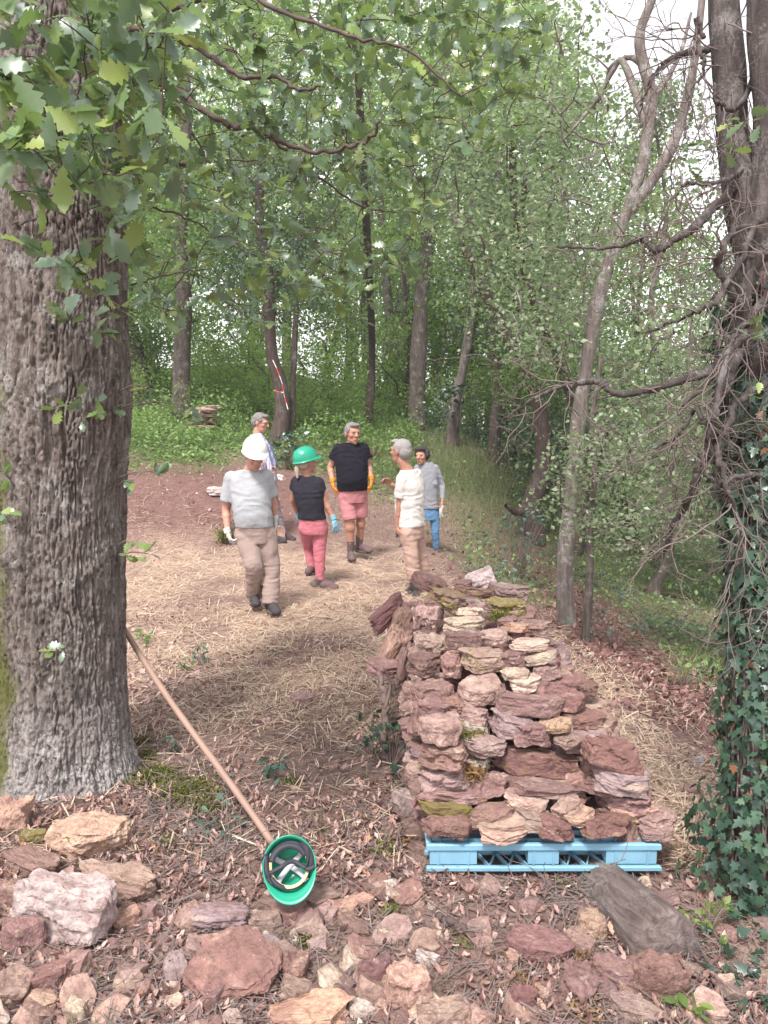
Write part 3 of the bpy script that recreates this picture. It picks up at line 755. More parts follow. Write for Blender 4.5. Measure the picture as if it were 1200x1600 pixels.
# ---- weathered log under the pallet corner
M['log'] = bark_mat('weathered_wood', [(.055, .042, .038), (.13, .10, .093), (.24, .195, .185)], .25, .1, 1.0)
lg = empty('log', gp(1000, 1440), 'grey weathered half rotten log sticking out from under the pallet', 'log')
a = gp(935, 1368); b = gp(1030, 1505); a = a + np.array([-.05, .35, -.128]); b = b + np.array([.03, 0, .045])
pth = spline([a, a * .6 + b * .4 + np.array([.0, 0, -.01]), b], 46)
rad = np.linspace(.12, .13, 46); rad[-1] *= .93
mb = MB(); tube(mb, pth, rad, 72, True)
V = np.concatenate(mb.V); ax = (b - a) / np.linalg.norm(b - a)
along = (V - a) @ ax; perp = V - (a + along[:, None] * ax); pl_ = np.linalg.norm(perp, axis=1)[:, None] + 1e-9
ang = np.arctan2(perp[:, 2], perp[:, 0] * ax[1] - perp[:, 1] * ax[0])
q = np.stack([np.cos(ang) * 6, np.sin(ang) * 6, along * 1.5], -1)
dd = .012 * fbm(q, 3, 61) + .010 * fbm(q * [6, 6, 1.0], 3, 62) - .02 * np.exp(-((ang - 1.0 + .2 * np.sin(along * 7)) / .03) ** 2) 
V = V + perp / pl_ * dd[:, None]; V[:, 2] -= np.maximum(0, (V[:, 2] - lg.location[2] - .16)) * .1
V -= np.array(lg.location); Rl = np.array(Vector(ax).to_track_quat('Z', 'Y').to_matrix()); lg.rotation_euler = Matrix(Rl.tolist()).to_euler(); mb.V = [V @ Rl]
link('wood', mb.mesh('wood', M['log']), lg)

# ---- tool handle leaning against the far side of the oak
M['wood'] = simple('wooden_handle', (.29, .19, .15), .55, .35, 12, .2, 40, .2, .003)
hb = gp(430, 1330) + np.array([0, 0, .02]); ht = at(188, 975, 4.10)
mb = MB(); pth = np.linspace(0, 1, 24)[:, None] * (ht - hb) + hb; pth[:, 2] -= .02 * np.sin(np.linspace(0, math.pi, 24)); pth[:, 0] += .006 * np.sin(np.linspace(0, 7, 24))
tube(mb, pth, np.full(24, .0155) * (1 + .05 * np.sin(np.arange(24) * 1.7)), 14); o = link('tool_handle', mb.mesh('tool_handle', M['wood']))
tag(o, 'long round wooden tool handle leaning from the green helmet up to the oak', 'tool handle')

# ---- sticks
def stick(pts, r, mat, lab, cat='stick', n=24, branch=()):
    mb = MB(); P = spline(pts, n); P = P + .3 * r * np.stack([np.sin(np.arange(n) * 1.3), np.cos(np.arange(n) * 1.7), np.sin(np.arange(n) * .9)], -1)
    tube(mb, P, np.linspace(r, r * .6, n), 9, wob=.25)
    for bp in branch: tube(mb, spline(bp, 10), np.linspace(r * .5, r * .2, 10), 6)
    o = link('stick', mb.mesh('stick', mat)); return tag(o, lab, cat, 'dead sticks')
u = lambda px, py, l=.01: gp(px, py) + np.array([0, 0, l])
stick([u(684, 1441, .02), u(712, 1455, .03), u(742, 1474, .02)], .016, M['twig_dark'], 'dark rotten stick lying on the ground below the pallet')
stick([at(598, 1160, 3.9), at(603, 1100, 3.95), at(592, 1052, 4.0)], .022, M['twig'], 'upright broken dead branch at the left flank of the stone stack', branch=[[at(601, 1110, 3.93), at(610, 1070, 3.95), at(598, 1040, 3.9)]])
stick([u(1118, 1080), u(1150, 1096)], .012, M['twig_pale'], 'short pale stick on the slope left of the ivy trunk')
stick([u(50, 1228, .01), u(90, 1245, .03), u(118, 1262, .02)], .008, M['twig_pale'], 'thin pale stick at the foot of the big oak')
stick([u(1000, 922, .03), u(1060, 935, .04), u(1098, 940, .03)], .05, M['bark_grey'], 'mossy fallen branch across the slope behind the J shaped tree')

# ------------------------------------------------------------------ trees
def leaves_at(mb, C, per, spread, size, rg, tmpl=LEAF, up=1.0, flat=.55):
    n = len(C) * per
    T = np.repeat(C, per, 0) + rg.normal(size=(n, 3)) * spread * np.array([1, 1, flat])
    Mx = rand_frames(n, up, rg) * (size * rg.uniform(.6, 1.25, n))[:, None, None]
    scatter(mb, tmpl, Mx, T)

def attach(mb, nodes, C, rg, r_tip=.006, k_r=.012, sides=5, lift=.12, rmax=.09, wig=.10):
    """join every leaf cluster to the nearest wood, growing the wood as it goes"""
    nodes = [np.asarray(n, float) for n in nodes]
    root = np.array(nodes); C = np.asarray(C)
    dd = np.min(np.linalg.norm(C[:, None] - root[None], axis=2), axis=1)
    arr = np.zeros((len(nodes) + len(C) * 3, 3)); m = len(nodes); arr[:m] = root
    for ci in np.argsort(dd):
        c = C[ci]; A = arr[:m]
        cost = np.linalg.norm(A - c, axis=1) + .5 * np.clip(A[:, 2] - c[2], 0, None)
        a = A[np.argmin(cost)]; L = np.linalg.norm(c - a)
        if L < .02: continue
        mid = (a + c) / 2 + rg.normal(size=3) * wig * L + np.array([0, 0, lift * L])
        n = 4 if L < .5 else (6 if L < 2 else 9)
        P = spline([a, mid, c], n)
        if L > .5: P[1:-1] += rg.normal(size=(n - 2, 3)) * L * .025
        r = min(r_tip + k_r * L, rmax)
        tube(mb, P, np.linspace(r, r_tip * .6, n), sides, False)
        arr[m] = P[n // 3]; arr[m + 1] = P[2 * n // 3]; arr[m + 2] = c; m += 3

def trunk_mesh(P, r0, r1, mat, n=14, flare=.5, wob=.18, sd=0, name='trunk', k=None):
    P = np.asarray(P, float); m = k or max(14, int(len(P) * 7))
    Q = spline(P, m); t = np.linspace(0, 1, m)
    L = np.linalg.norm(Q[-1] - Q[0])
    h = t * L
    R = r0 * (1 - t) + r1 * t + r0 * flare * np.exp(-h / (r0 * 2.2))
    Q[0] -= [0, 0, .15]
    mb = MB(); tube(mb, Q, R, n, True, wob, sd)
    return mb, Q, R

def ell_clusters(cx, cy, rx, ry, y, dy, n, rg):
    out = []
    while len(out) < n:
        a, b = rg.uniform(-1, 1, 2)
        if a * a + b * b > 1: continue
        out.append(at(cx + a * rx, cy + b * ry, y + rg.uniform(-dy, dy)))
    return np.array(out)

def build_tree(name, label, cat, base, pts, w0, w1, bark, crowns, leaf, lsize, per, spread, group=None, sd=0, y=None, tmpl=LEAF, dead=None, limbs=(), up=1.0, flare=.25, dys=None, attach_kw={}):
    rg = np.random.default_rng(sd + 50)
    B = gp(*base)
    yb = B[1] if y is None else y
    if y is not None: b2 = at(base[0], base[1], y); B = b2
    dys = dys or [0] * len(pts)
    P = [B] + [at(px, py, yb + d) for (px, py), d in zip(pts, dys)]
    s = (B - CAMP).dot(F_) / FPX
    e = empty(name, B, label, cat, group)
    mbt, Q, R = trunk_mesh(P, w0 * s / 2 * .86, w1 * s / 2 * .86, bark, 16, flare, .22, sd)
    for lp in limbs:      # big limbs: list of (px,py,dy), start and end width px
        pp, a, b = lp; LP = [at(q[0], q[1], yb + q[2]) for q in pp]
        k = len(LP) * 6; tube(mbt, spline(LP, k), np.linspace(a * s / 2, b * s / 2, k), 9, False, .2, sd)
    mbt.V = [v - B for v in mbt.V]
    link('trunk', mbt.mesh('trunk', bark), e)
    C = [ell_clusters(c[0], c[1], c[2], c[3], yb + (c[6] if len(c) > 6 else 0), c[4], c[5], rg) for c in crowns]
    if C:
        C = np.concatenate(C)
        nodes = list(Q[len(Q) // 3:])
        for lp in limbs: nodes += list(spline([at(q[0], q[1], yb + q[2]) for q in lp[0]], 14)[3:])
        mb = MB(); attach(mb, nodes, C, rg, **attach_kw); mb.V = [v - B for v in mb.V]
        o = link('twigs', mb.mesh('twigs', dead or bark), e); o['kind'] = 'stuff'
        if per:
            mb = MB(); leaves_at(mb, C, per, spread, lsize * 1.12, rg, tmpl, up); mb.V = [v - B for v in mb.V]
            o = link('crown', mb.mesh('crown', leaf, False), e); o['kind'] = 'stuff'
    return e

# prototypes for the wood beyond the clearing
def proto_tree(sd, H, R, base, ncl, per, lsize, spread, leafs, bark, r0):
    rg = np.random.default_rng(sd)
    lean = rg.normal(size=2) * .35
    P = [np.array([0, 0, 0])] + [np.array([lean[0] * t + rg.normal() * .15, lean[1] * t + rg.normal() * .15, H * .93 * t]) for t in (.2, .4, .6, .8, 1)]
    mbt, Q, Rr = trunk_mesh(P, r0, r0 * .2, bark, 10, .4, .15, sd, k=26)
    C = []
    while len(C) < ncl:
        t = rg.uniform(0, 1); a = rg.uniform(0, 6.28); pr = R * (math.sin(math.pi * min(1, t * .85 + .18)) ** .7) * math.sqrt(rg.uniform(.1, 1))
        c = np.array([math.cos(a) * pr + lean[0] * t, math.sin(a) * pr + lean[1] * t, H * (base + (1 - base) * t)])
        if fbm(c * .45 + sd, 2, sd) < -.22: continue
        C.append(c)
    C = np.array(C)
    mbw = MB(); attach(mbw, list(Q[int(26 * base * .7):]), C, rg, sides=4, k_r=.016)
    mbl = MB(); leaves_at(mbl, C, per, spread, lsize, rg, LEAF, 1.0)
    return mbt.mesh('trunk', bark), mbw.mesh('twigs', bark), mbl.mesh('crown', leafs, False)
PROTO = [
 proto_tree(1, 14, 3.3, .22, 190, 38, .155, .36, M['leaf_bright'], M['bark_grey'], .20),
 proto_tree(2, 13, 3.0, .25, 180, 38, .155, .34, M['leaf_mid'], M['bark_grey'], .17),
 proto_tree(3, 15, 3.6, .28, 200, 38, .155, .38, M['leaf_mid'], M['bark_dark'], .22),
 proto_tree(4, 12, 2.8, .15, 180, 38, .155, .34, M['leaf_bright'], M['bark_dark'], .14),
 proto_tree(5, 9, 2.6, .12, 170, 44, .11, .30, M['leaf_pale'], M['bark_grey'], .12),
 proto_tree(6, 3.2, 1.7, .10, 110, 44, .085, .24, M['leaf_mid'], M['bark_grey'], .04),
 proto_tree(7, 2.4, 1.4, .10, 90, 44, .075, .2, M['leaf_bright'], M['bark_grey'], .03),
 proto_tree(8, 3.0, 1.8, .10, 110, 44, .075, .22, M['leaf_pale'], M['bark_grey'], .04),
 proto_tree(9, 2.6, 1.6, .10, 110, 44, .075, .22, M['leaf_dark'], M['bark_grey'], .04),
]
def plant(k, x, y, sc, label, cat, group, name='forest_tree', rz=None, sz=None):
    e = empty(name, (x, y, G(x, y) - .1), label, cat, group, random.uniform(0, 6.3) if rz is None else rz)
    e.scale = (sc, sc, sz or sc * random.uniform(.9, 1.12))
    for nm, me in zip(('trunk', 'twigs', 'crown'), PROTO[k]):
        o = link(nm, me, e)
        if nm != 'trunk': o['kind'] = 'stuff'
    return e
random.seed(21)
far_lab = {0: 'tall bright green tree in the far wood beyond the clearing', 1: 'tall middle green tree in the far wood beyond the clearing', 2: 'tall tree with dark trunk and green crown in the far wood', 3: 'slim light green tree in the far wood beyond the bank', 4: 'pale leaved tree in the wood down the slope at right'}
spots = []
for k in range(700):
    y = random.uniform(21, 50); x = random.uniform(-.62, .62) * y
    if any((x - a) ** 2 + (y - b) ** 2 < (2.2 + .045 * y) ** 2 for a, b in spots): continue
    if x / y > .20 and y < 30: continue
    if x < 2 and y < 25.5: continue
    spots.append((x, y))
for (x, y) in spots:
    k = random.choice([0, 0, 1, 3, 3, 0]) if x / y < .25 else random.choice([4, 3, 1, 4])
    s = random.uniform(.9, 1.25)
    if .20 < x / y < .45: s *= .55
    plant(k, x, y, s, far_lab[k], 'tree', 'trees of the far wood')
for (x, y, k, s) in ((5.6, 15.5, 4, 1.0), (8.0, 17.5, 4, 1.0), (7.6, 12.6, 4, .8), (10.5, 15, 1, .8), (6.6, 21, 3, .85), (10, 22, 4, .95), (12.5, 19, 4, 1.0), (13.5, 25, 1, 1.0), (8.6, 26.5, 3, 1.0),(4.4,21.5,1,1.0),(5.6,26,0,1.0)):
    plant(k, x, y, s, {4: 'pale leaved tree in the wood down the slope at right', 1: 'tall middle green tree in the far wood beyond the clearing', 3: 'slim light green tree in the far wood beyond the bank', 0: far_lab[0]}[k], 'tree', 'trees of the far wood')
bcol = {5: 'middle green bush', 6: 'low bright green bush', 7: 'pale grey green bush', 8: 'darker green bush'}
LM = [(60, 'the big oak'), (224, 'the leaning dark trunk by the stone heap'), (285, 'the straight furrowed trunk'), (435, 'the crooked taped tree'), (512, 'the slender tree on the bank'), (615, 'the twin stemmed tree'), (655, 'the thickest middle trunk'), (712, 'the leaning tree behind the woman'), (775, 'the dark ivy covered trunk'), (840, 'the dark J shaped tree'), (890, 'the pale peeling tree'), (1035, 'the small crooked slope tree'), (1155, 'the ivy tree')]
seen_l = {}
def bush_label(k, x, y, s):
    px = 600 + FPX * x / (y * math.cos(PITCH)); q = min(LM, key=lambda t: abs(t[0] - px)); d = px - q[0]
    rel = 'straight behind' if abs(d) < 14 else ('just right of' if d > 0 else 'just left of') if abs(d) < 50 else ('to the right of' if d > 0 else 'to the left of')
    far = 'far ' if y > 18 else 'near ' if y < 11 else ''
    l = f'{far}{bcol[k]} {rel} {q[1]}'
    if l in seen_l: l = ('smaller ' if s < 1.05 else 'bigger ') + l
    if l in seen_l: l += ', lower down'
    seen_l[l] = 1; return l
for (x, y, k, s) in ((-8.5,16,6,1.1),(-7,19,5,1),(-5.2,20,6,1),(-3,19.5,6,1.0),(-1.6,18,6,.8),(-9,15,6,1.2),(-6.2,17.5,6,.7),(.8,21,5,1.2),(2.8,18.5,8,1.0),(3.4,16.5,7,.9),(9.6,16.0,7,1.3),(2.6,16.8,5,.9),(-4.2,23,6,1.3),(-.4,23,6,1.3),(1.8,25,6,1.5),(6.0,17,7,1.4),(11.8,15.2,8,1.3),(-11,18,6,1.5),(-10,22,5,1.5),(-8,26,5,1.3),(-5.6,27,6,1.3),(-3.2,27.5,5,1.3),(-.8,28,6,1.4),(1.6,29,5,1.3),(-11,29,6,1.5),(3.6,24,6,1.2),(4.2,18.5,5,1.2),(2.0,20,6,1.1)):
    plant(k, x, y, s, bush_label(k, x, y, s), 'bush', 'bushes around the clearing', 'bush')

# ---- trees one can tell apart (pixel outlines turned into places by the ground they stand on)
T = build_tree
T('tree', 'straight grey furrowed trunk on the bank right of the big oak', 'tree', (283, 652), [(284, 560), (287, 470), (283, 360), (290, 200), (285, 50), (285, -80)], 33, 16, M['bark_grey'],
  [(300, 420, 110, 110, 1.6, 70), (330, 180, 170, 200, 2.0, 120)], M['leaf_mid'], .10, 44, .30, sd=1)
T('tree', 'leaning dark trunk beside the pale stone heap, close to the big oak', 'tree', (226, 628), [(214, 560), (203, 500), (190, 400), (180, 250), (170, 0)], 34, 20, M['bark_dark'],
  [(230, 380, 90, 80, 1.4, 40), (240, 250, 120, 130, 2.0, 60)], M['leaf_bright'], .10, 40, .30, sd=2)
T('tree', 'crooked dark tree with ivy at its foot and red white tape round it', 'tree', (434, 692), [(442, 645), (438, 600), (426, 560), (421, 500), (418, 420), (405, 340), (410, 200), (400, 60)], 30, 12, M['bark_dark'],
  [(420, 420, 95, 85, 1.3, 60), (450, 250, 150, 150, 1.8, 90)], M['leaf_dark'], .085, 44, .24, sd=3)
T('tree', 'thin straight tree just right of the crooked taped one', 'tree', (455, 690), [(457, 620), (460, 550), (463, 480), (470, 380), (480, 220)], 13, 8, M['bark_grey'],
  [(480, 400, 90, 90, 1.2, 50)], M['leaf_mid'], .085, 40, .24, sd=4)
T('tree', 'slender tree leaning right at the top of the green bank', 'tree', (508, 602), [(514, 565), (524, 528), (540, 470), (560, 380), (580, 200)], 13, 8, M['bark_grey'],
  [(560, 380, 110, 110, 1.6, 60)], M['leaf_bright'], .10, 40, .28, sd=5)
T('tree', 'leaning twin stemmed tree in the middle behind the group', 'tree', (613, 634), [(622, 580), (628, 520), (632, 450), (640, 330), (640, 150), (650, 0)], 26, 14, M['bark_grey'],
  [(610, 350, 110, 110, 1.6, 60), (600, 130, 150, 150, 2, 80)], M['leaf_mid'], .10, 42, .30, sd=6, limbs=[([(614, 625, 0), (606, 560, .1), (608, 500, .1), (600, 400, .2), (590, 250, .3)], 22, 10)])
T('tree', 'thickest straight furrowed trunk in the middle behind the group', 'tree', (652, 672), [(652, 600), (655, 530), (659, 460), (668, 380), (680, 300), (692, 200), (705, 90), (708, -60)], 31, 18, M['bark_grey'],
  [(690, 260, 110, 110, 1.5, 50), (680, 90, 170, 150, 2.2, 110), (600, 220, 130, 120, 1.8, 60)], M['leaf_mid'], .095, 44, .28, sd=7)
T('tree', 'thin bent trunk between the twin stemmed and the thickest tree', 'tree', (634, 655), [(636, 600), (640, 540), (634, 470), (630, 400)], 10, 7, M['bark_dark'],
  [(640, 440, 60, 60, 1.2, 24)], M['leaf_dark'], .09, 40, .24, sd=8)
T('tree', 'ivy footed tree leaning right behind the dark haired woman', 'tree', (706, 694), [(712, 630), (722, 580), (733, 520), (740, 440), (738, 330), (745, 180), (750, 0)], 20, 11, M['bark_pale'],
  [(770, 330, 110, 120, 1.5, 70), (780, 130, 130, 150, 2.0, 90)], M['leaf_pale'], .08, 44, .25, sd=9)
T('tree', 'dark ivy covered trunk deep in the bushes right of centre', 'tree', (772, 722), [(774, 660), (778, 600), (770, 520), (768, 400), (780, 240)], 24, 12, M['bark_dark'],
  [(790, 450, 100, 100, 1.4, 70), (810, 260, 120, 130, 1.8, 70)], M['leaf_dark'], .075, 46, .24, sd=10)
T('tree', 'dark J shaped tree leaning far left above the stone stack', 'tree', (836, 845), [(830, 790), (848, 735), (847, 670), (836, 610), (800, 540), (765, 470), (735, 410), (712, 340), (700, 300)], 36, 11, M['bark_dark'],
  [(780, 430, 110, 90, 1.0, 60), (900, 560, 120, 90, 1.0, 50)], M['leaf_mid'], .06, 40, .18, sd=11, limbs=[([(828, 790, 0), (808, 800, -.2), (790, 790, -.5)], 20, 6)], flare=.2)
T('tree', 'tall pale peeling tree in front of the right hand slope, bending right', 'tree', (885, 975), [(883, 900), (888, 820), (897, 740), (905, 650), (918, 560), (930, 490), (948, 420), (972, 350), (1000, 270), (1013, 200), (1018, 150), (1003, 90), (1000, 50), (1022, -10), (1040, -80)], 30, 14, M['bark_pale'],
  [(860, 480, 110, 110, 1.0, 50, .6), (920, 320, 100, 110, 1.3, 34, .5), (880, 110, 100, 100, 1.4, 30)], M['leaf_pale'], .055, 34, .17, sd=12, flare=.25,
  limbs=[([(1010, 195, 0), (975, 100, .2), (958, 110, .3), (930, 160, .4), (880, 220, .6)], 12, 4), ([(985, 330, 0), (1045, 240, -.2), (1075, 150, -.3), (1090, 60, -.4), (1100, -30, -.4)], 18, 8), ([(1013, 170, 0), (1060, 90, .2), (1080, 20, .3)], 9, 4), ([(1012, 110, 0), (985, 90, .3), (955, 105, .6), (945, 140, .8), (935, 160, 1)], 10, 3)])
T('tree', 'thin grey sapling with mossy foot next to the tall pale tree', 'tree', (914, 1002), [(919, 940), (922, 880), (920, 820), (930, 740), (925, 660), (940, 560)], 17, 7, M['bark_grey'],
  [(975, 740, 110, 120, .9, 80)], M['leaf_pale'], .045, 40, .15, sd=13, flare=.15)
T('tree', 'short crooked J shaped tree alone on the right hand slope', 'tree', (1020, 930), [(1024, 912), (1040, 888), (1047, 850), (1050, 815), (1060, 760)], 22, 10, M['bark_grey'],
  [(1050, 690, 120, 95, 1.2, 110), (1080, 780, 90, 70, 1.0, 60)], M['leaf_pale'], .06, 44, .2, sd=14, flare=.15)
T('tree', 'dark stout trunk behind the ivy covered tree at the right edge', 'tree', (1152, 1052), [(1155, 980), (1160, 900), (1175, 780), (1180, 600)], 46, 26, M['bark_grey'],
  [(1120, 620, 120, 150, 1.0, 110)], M['leaf_pale'], .06, 40, .2, sd=15, flare=.3)
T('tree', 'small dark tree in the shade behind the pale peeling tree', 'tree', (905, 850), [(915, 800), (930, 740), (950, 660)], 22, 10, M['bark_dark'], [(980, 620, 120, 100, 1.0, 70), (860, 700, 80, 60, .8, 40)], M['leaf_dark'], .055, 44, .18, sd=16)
T('tree', 'leafless leaning pole of a tree below the thin sapling', 'tree', (985, 860), [(990, 810), (1000, 770), (990, 700)], 14, 8, M['bark_dark'], [(990, 700, 90, 90, .9, 50)], M['leaf_pale'], .055, 40, .18, sd=17)
for k, (cx, cy, rx, ry, y, n, lf) in enumerate(((560, 60, 230, 110, 11.5, 90, 'leaf_mid'), (820, 330, 120, 190, 10.5, 120, 'leaf_pale'), (800, 110, 95, 110, 12.0, 60, 'leaf_bright'))):
    bx = (575, 905, 800)[k]; B = at(bx, 650, y + (7.5, 3, 5)[k]); B[2] = G(B[0], B[1])
    rg = np.random.default_rng(400 + k)
    e = empty('tree', B, ('leafy tree whose high crown fills the top middle of the view', 'light leaved tree filling the view left of the pale peeling tree', 'high bright crowned tree at the top right before the white sky')[k], 'tree')
    C = ell_clusters(cx, cy, rx, ry, y, 1.4, n, rg)
    mbt, Q, R = trunk_mesh([B, B + [.1, .1, 2], at(cx, cy + ry * .5, y + 1.5), at(cx, cy - ry * .3, y + .6)], .11, .04, None, 10, .4, .2, k)
    mbt.V = [v - B for v in mbt.V]; link('trunk', mbt.mesh('trunk', M['bark_dark']), e)
    mb = MB(); attach(mb, list(Q[12:]), C, rg); mb.V = [v - B for v in mb.V]; o = link('twigs', mb.mesh('twigs', M['twig_dark']), e); o['kind'] = 'stuff'
    mb = MB(); leaves_at(mb, C, 46, .24, .075, rg); mb.V = [v - B for v in mb.V]; o = link('crown', mb.mesh('crown', M[lf], False), e); o['kind'] = 'stuff'

# ------------------------------------------------------------------ the big oak
OY = 3.85
ocx = [(112, 1290), (107, 1240), (102, 1120), (99, 1000), (98, 850), (99, 700), (100, 560), (99, 400), (93, 250), (88, 100), (84, -60), (82, -260)]
OP = np.array([at(px, py, OY) for px, py in ocx]); OP[0][2] = -.06
NR, NT = 540, 360
Q = spline(OP, NR); zz = Q[:, 2]
Q = np.stack([np.interp(np.linspace(zz[0], zz[-1], NR), zz, Q[:, k]) for k in range(3)], -1)
z = Q[:, 2]; rad = .284 + .0 * z - .012 * np.clip(z - 2, 0, 3) + .05 * np.exp(-(z + .06) / .14) + .02 * np.exp(-((z - 1.9) / .25) ** 2)
th = np.arange(NT) / NT * 2 * math.pi
TH, ZZ = np.meshgrid(th, z)
cu, su = np.cos(TH), np.sin(TH)
P3 = np.stack([cu, su, ZZ], -1)
NU = 60
wob = .55 * fbm(np.stack([cu * 2.2, su * 2.2, ZZ * 3.2], -1), 3, 5) + .22 * fbm(np.stack([cu * 6, su * 6, ZZ * 9], -1), 2, 6)
knot = np.exp(-((ZZ - 1.20) / .07) ** 2) * np.exp(-((TH - 4.35) / .22) ** 2) + np.exp(-((ZZ - 2.02) / .06) ** 2) * np.exp(-((TH - 4.95) / .25) ** 2) + .8 * np.exp(-((ZZ - 1.12) / .04) ** 2) * np.exp(-((TH - 5.4) / .2) ** 2)
u = TH / (2 * math.pi) * NU + wob * 1.5 + knot * 1.5 * vnoise(P3 * [6, 6, 14], 71); v = ZZ / .20 + wob * .5 + np.floor(u) * .37
iu, iv = np.floor(u).astype(int), np.floor(v).astype(int)
F1 = np.full(u.shape, 9.); F2 = F1.copy()
cid = np.zeros(u.shape)
for du in (-1, 0, 1):
    for dv in (-1, 0, 1):
        ku = iu + du; kv = iv + dv; kw = np.mod(ku, NU)
        hx = _hash(kw, kv, kw * 0, 1) * .42 + .5; hy = _hash(kw, kv, kw * 0, 2) * .45 + .5
        d = np.sqrt(((ku + hx) - u) ** 2 * 1.0 + (((kv + hy) - v) * .85) ** 2)
        nw = d < F1; F2 = np.where(nw, F1, np.minimum(F2, d)); cid = np.where(nw, _hash(kw, kv, kw * 0, 3), cid); F1 = np.where(nw, d, F1)
wz = .5 * vnoise(P3 * [3, 3, 5], 51)[..., None] * [1, 1, 0] * .10
A3 = np.stack([cu * 17 + .8 * fbm(P3 * [3, 3, 7], 3, 52), su * 17 + .8 * fbm(P3 * [3, 3, 7], 3, 53), ZZ * 2.8], -1)
a1 = np.abs(vnoise(A3, 54)); a2 = np.abs(vnoise(A3 * [1.9, 1.9, 2.0] + 9, 55)); a3 = np.abs(vnoise(A3 * [3.1, 3.1, 3.5] + 5, 56))
cross = sstep(.0, .10, F2 - F1)
rdg = sstep(0, .13, a1) * (.50 + .50 * sstep(0, .14, a2)) * (.80 + .20 * sstep(0, .25, a3)) * (.72 + .28 * cross)
disp = .034 * rdg + .004 * cid * rdg + .005 * fbm(P3 * [9, 9, 26], 3, 8) + .004 * fbm(P3 * [30, 30, 60], 2, 18)
big = .016 * fbm(np.stack([cu * 1.2, su * 1.2, ZZ * .9], -1), 3, 9) +   .035 * knot * (1 + .8 * vnoise(P3 * [9, 9, 24], 72)) 
flare = .07 * np.exp(-(ZZ + .06) / .22) * (.5 + .5 * np.cos(3 * TH + .6))
Rr = rad[:, None] + disp - .012 + big + flare
OV = Q[:, None, :] + np.stack([cu * Rr, su * Rr, 0 * Rr], -1)
ob = np.array([Q[0][0], Q[0][1], 0.0])
mb = MB(); i = np.arange(NR - 1)[:, None] * NT; j = np.arange(NT)[None]; j2 = (j + 1) % NT
mb.add((OV - ob).reshape(-1, 3), np.stack([i + j, i + j2, i + NT + j2, i + NT + j], -1).reshape(-1, 4))
oak = empty('oak_tree', ob, 'massive old oak with deeply furrowed grey bark filling the left edge', 'tree')
link('trunk', mb.mesh('trunk', M['bark_oak']), oak)
def trunk_pt(px, py, out=.0):
    """point on the visible bark"""
    d = ray(px, py); d /= d[1]
    ys = np.arange(3.0, 4.6, .01); P = CAMP + ys[:, None] * d
    c = np.stack([np.interp(P[:, 2], z, Q[:, 0]), np.interp(P[:, 2], z, Q[:, 1])], -1)
    r = np.hypot(P[:, 0] - c[:, 0], P[:, 1] - c[:, 1]); k = np.argmax(r < .31 + out)
    return P[k] if (r < .31 + out).any() else at(px, py, OY)

# limbs of the oak: pixels and metres ahead
OL = [([(150, 175, 3.9), (188, 135, 3.75), (225, 123, 3.6), (270, 140, 3.5), (330, 180, 3.35), (365, 197, 3.3), (400, 200, 3.25), (440, 222, 3.2), (490, 236, 3.15), (540, 230, 3.1), (580, 214, 3.05), (592, 190, 3.0)], .030, .010),
      ([(170, 60, 3.9), (200, 45, 3.7), (280, 62, 3.5), (335, 92, 3.4), (380, 120, 3.3), (430, 122, 3.2), (470, 140, 3.1), (500, 135, 3.0)], .028, .008),
      ([(180, 160, 3.9), (205, 164, 3.8), (240, 152, 3.7), (262, 140, 3.6), (290, 190, 3.5), (310, 225, 3.5), (340, 290, 3.5), (350, 320, 3.5)], .018, .005),
      ([(160, 235, 4.0), (215, 250, 4.3), (260, 252, 4.5), (312, 262, 4.6), (360, 250, 4.7), (420, 255, 4.8)], .026, .007),
      ([(380, 190, 3.3), (420, 215, 3.4), (460, 245, 3.5), (510, 285, 3.6), (560, 320, 3.7), (620, 330, 3.8), (680, 290, 3.9)], .013, .005),
      ([(170, 20, 3.9), (260, 15, 3.6), (360, -10, 3.3), (470, 30, 3.1), (560, 60, 2.95), (640, 80, 2.9), (720, 150, 2.9)], .022, .006),
      ([(100, 120, 3.5), (60, 150, 3.0), (30, 130, 2.7), (-30, 100, 2.4)], .03, .014), ([(30, 140, 2.7), (60, 190, 2.5), (100, 230, 2.3), (140, 260, 2.25)], .010, .004), ([(-40, 250, 2.6), (10, 270, 2.5), (60, 300, 2.4), (110, 350, 2.4), (125, 400, 2.45)], .010, .004),
      ([(20, 350, 2.9), (60, 340, 2.7), (110, 300, 2.5), (170, 270, 2.4), (220, 250, 2.4)], .008, .004),
      ([(200, 320, 4.0), (240, 325, 4.2), (300, 345, 4.4), (340, 370, 4.5), (400, 400, 4.6)], .014, .004), ([(205, 445, 4.0), (240, 435, 4.1), (290, 425, 4.3), (330, 420, 4.4)], .010, .004),
      ([(170, 0, 3.9), (120, 60, 3.2), (110, 130, 2.9), (150, 180, 2.7)], .012, .005)]
mb = MB(); onodes = []
for pts, a, b in OL:
    LP = spline([at(*q) for q in pts], len(pts) * 6); LP[1:-1] += rng.normal(size=(len(LP) - 2, 3)) * .004
    tube(mb, LP, np.linspace(a, b, len(LP)) * .55 * (1 + .12 * np.sin(np.arange(len(LP)) * 1.9)), 8, True); onodes += list(LP[8:])
mb.V = [v - ob for v in mb.V]
link('limb', mb.mesh('limb', M['twig_dark']), oak)
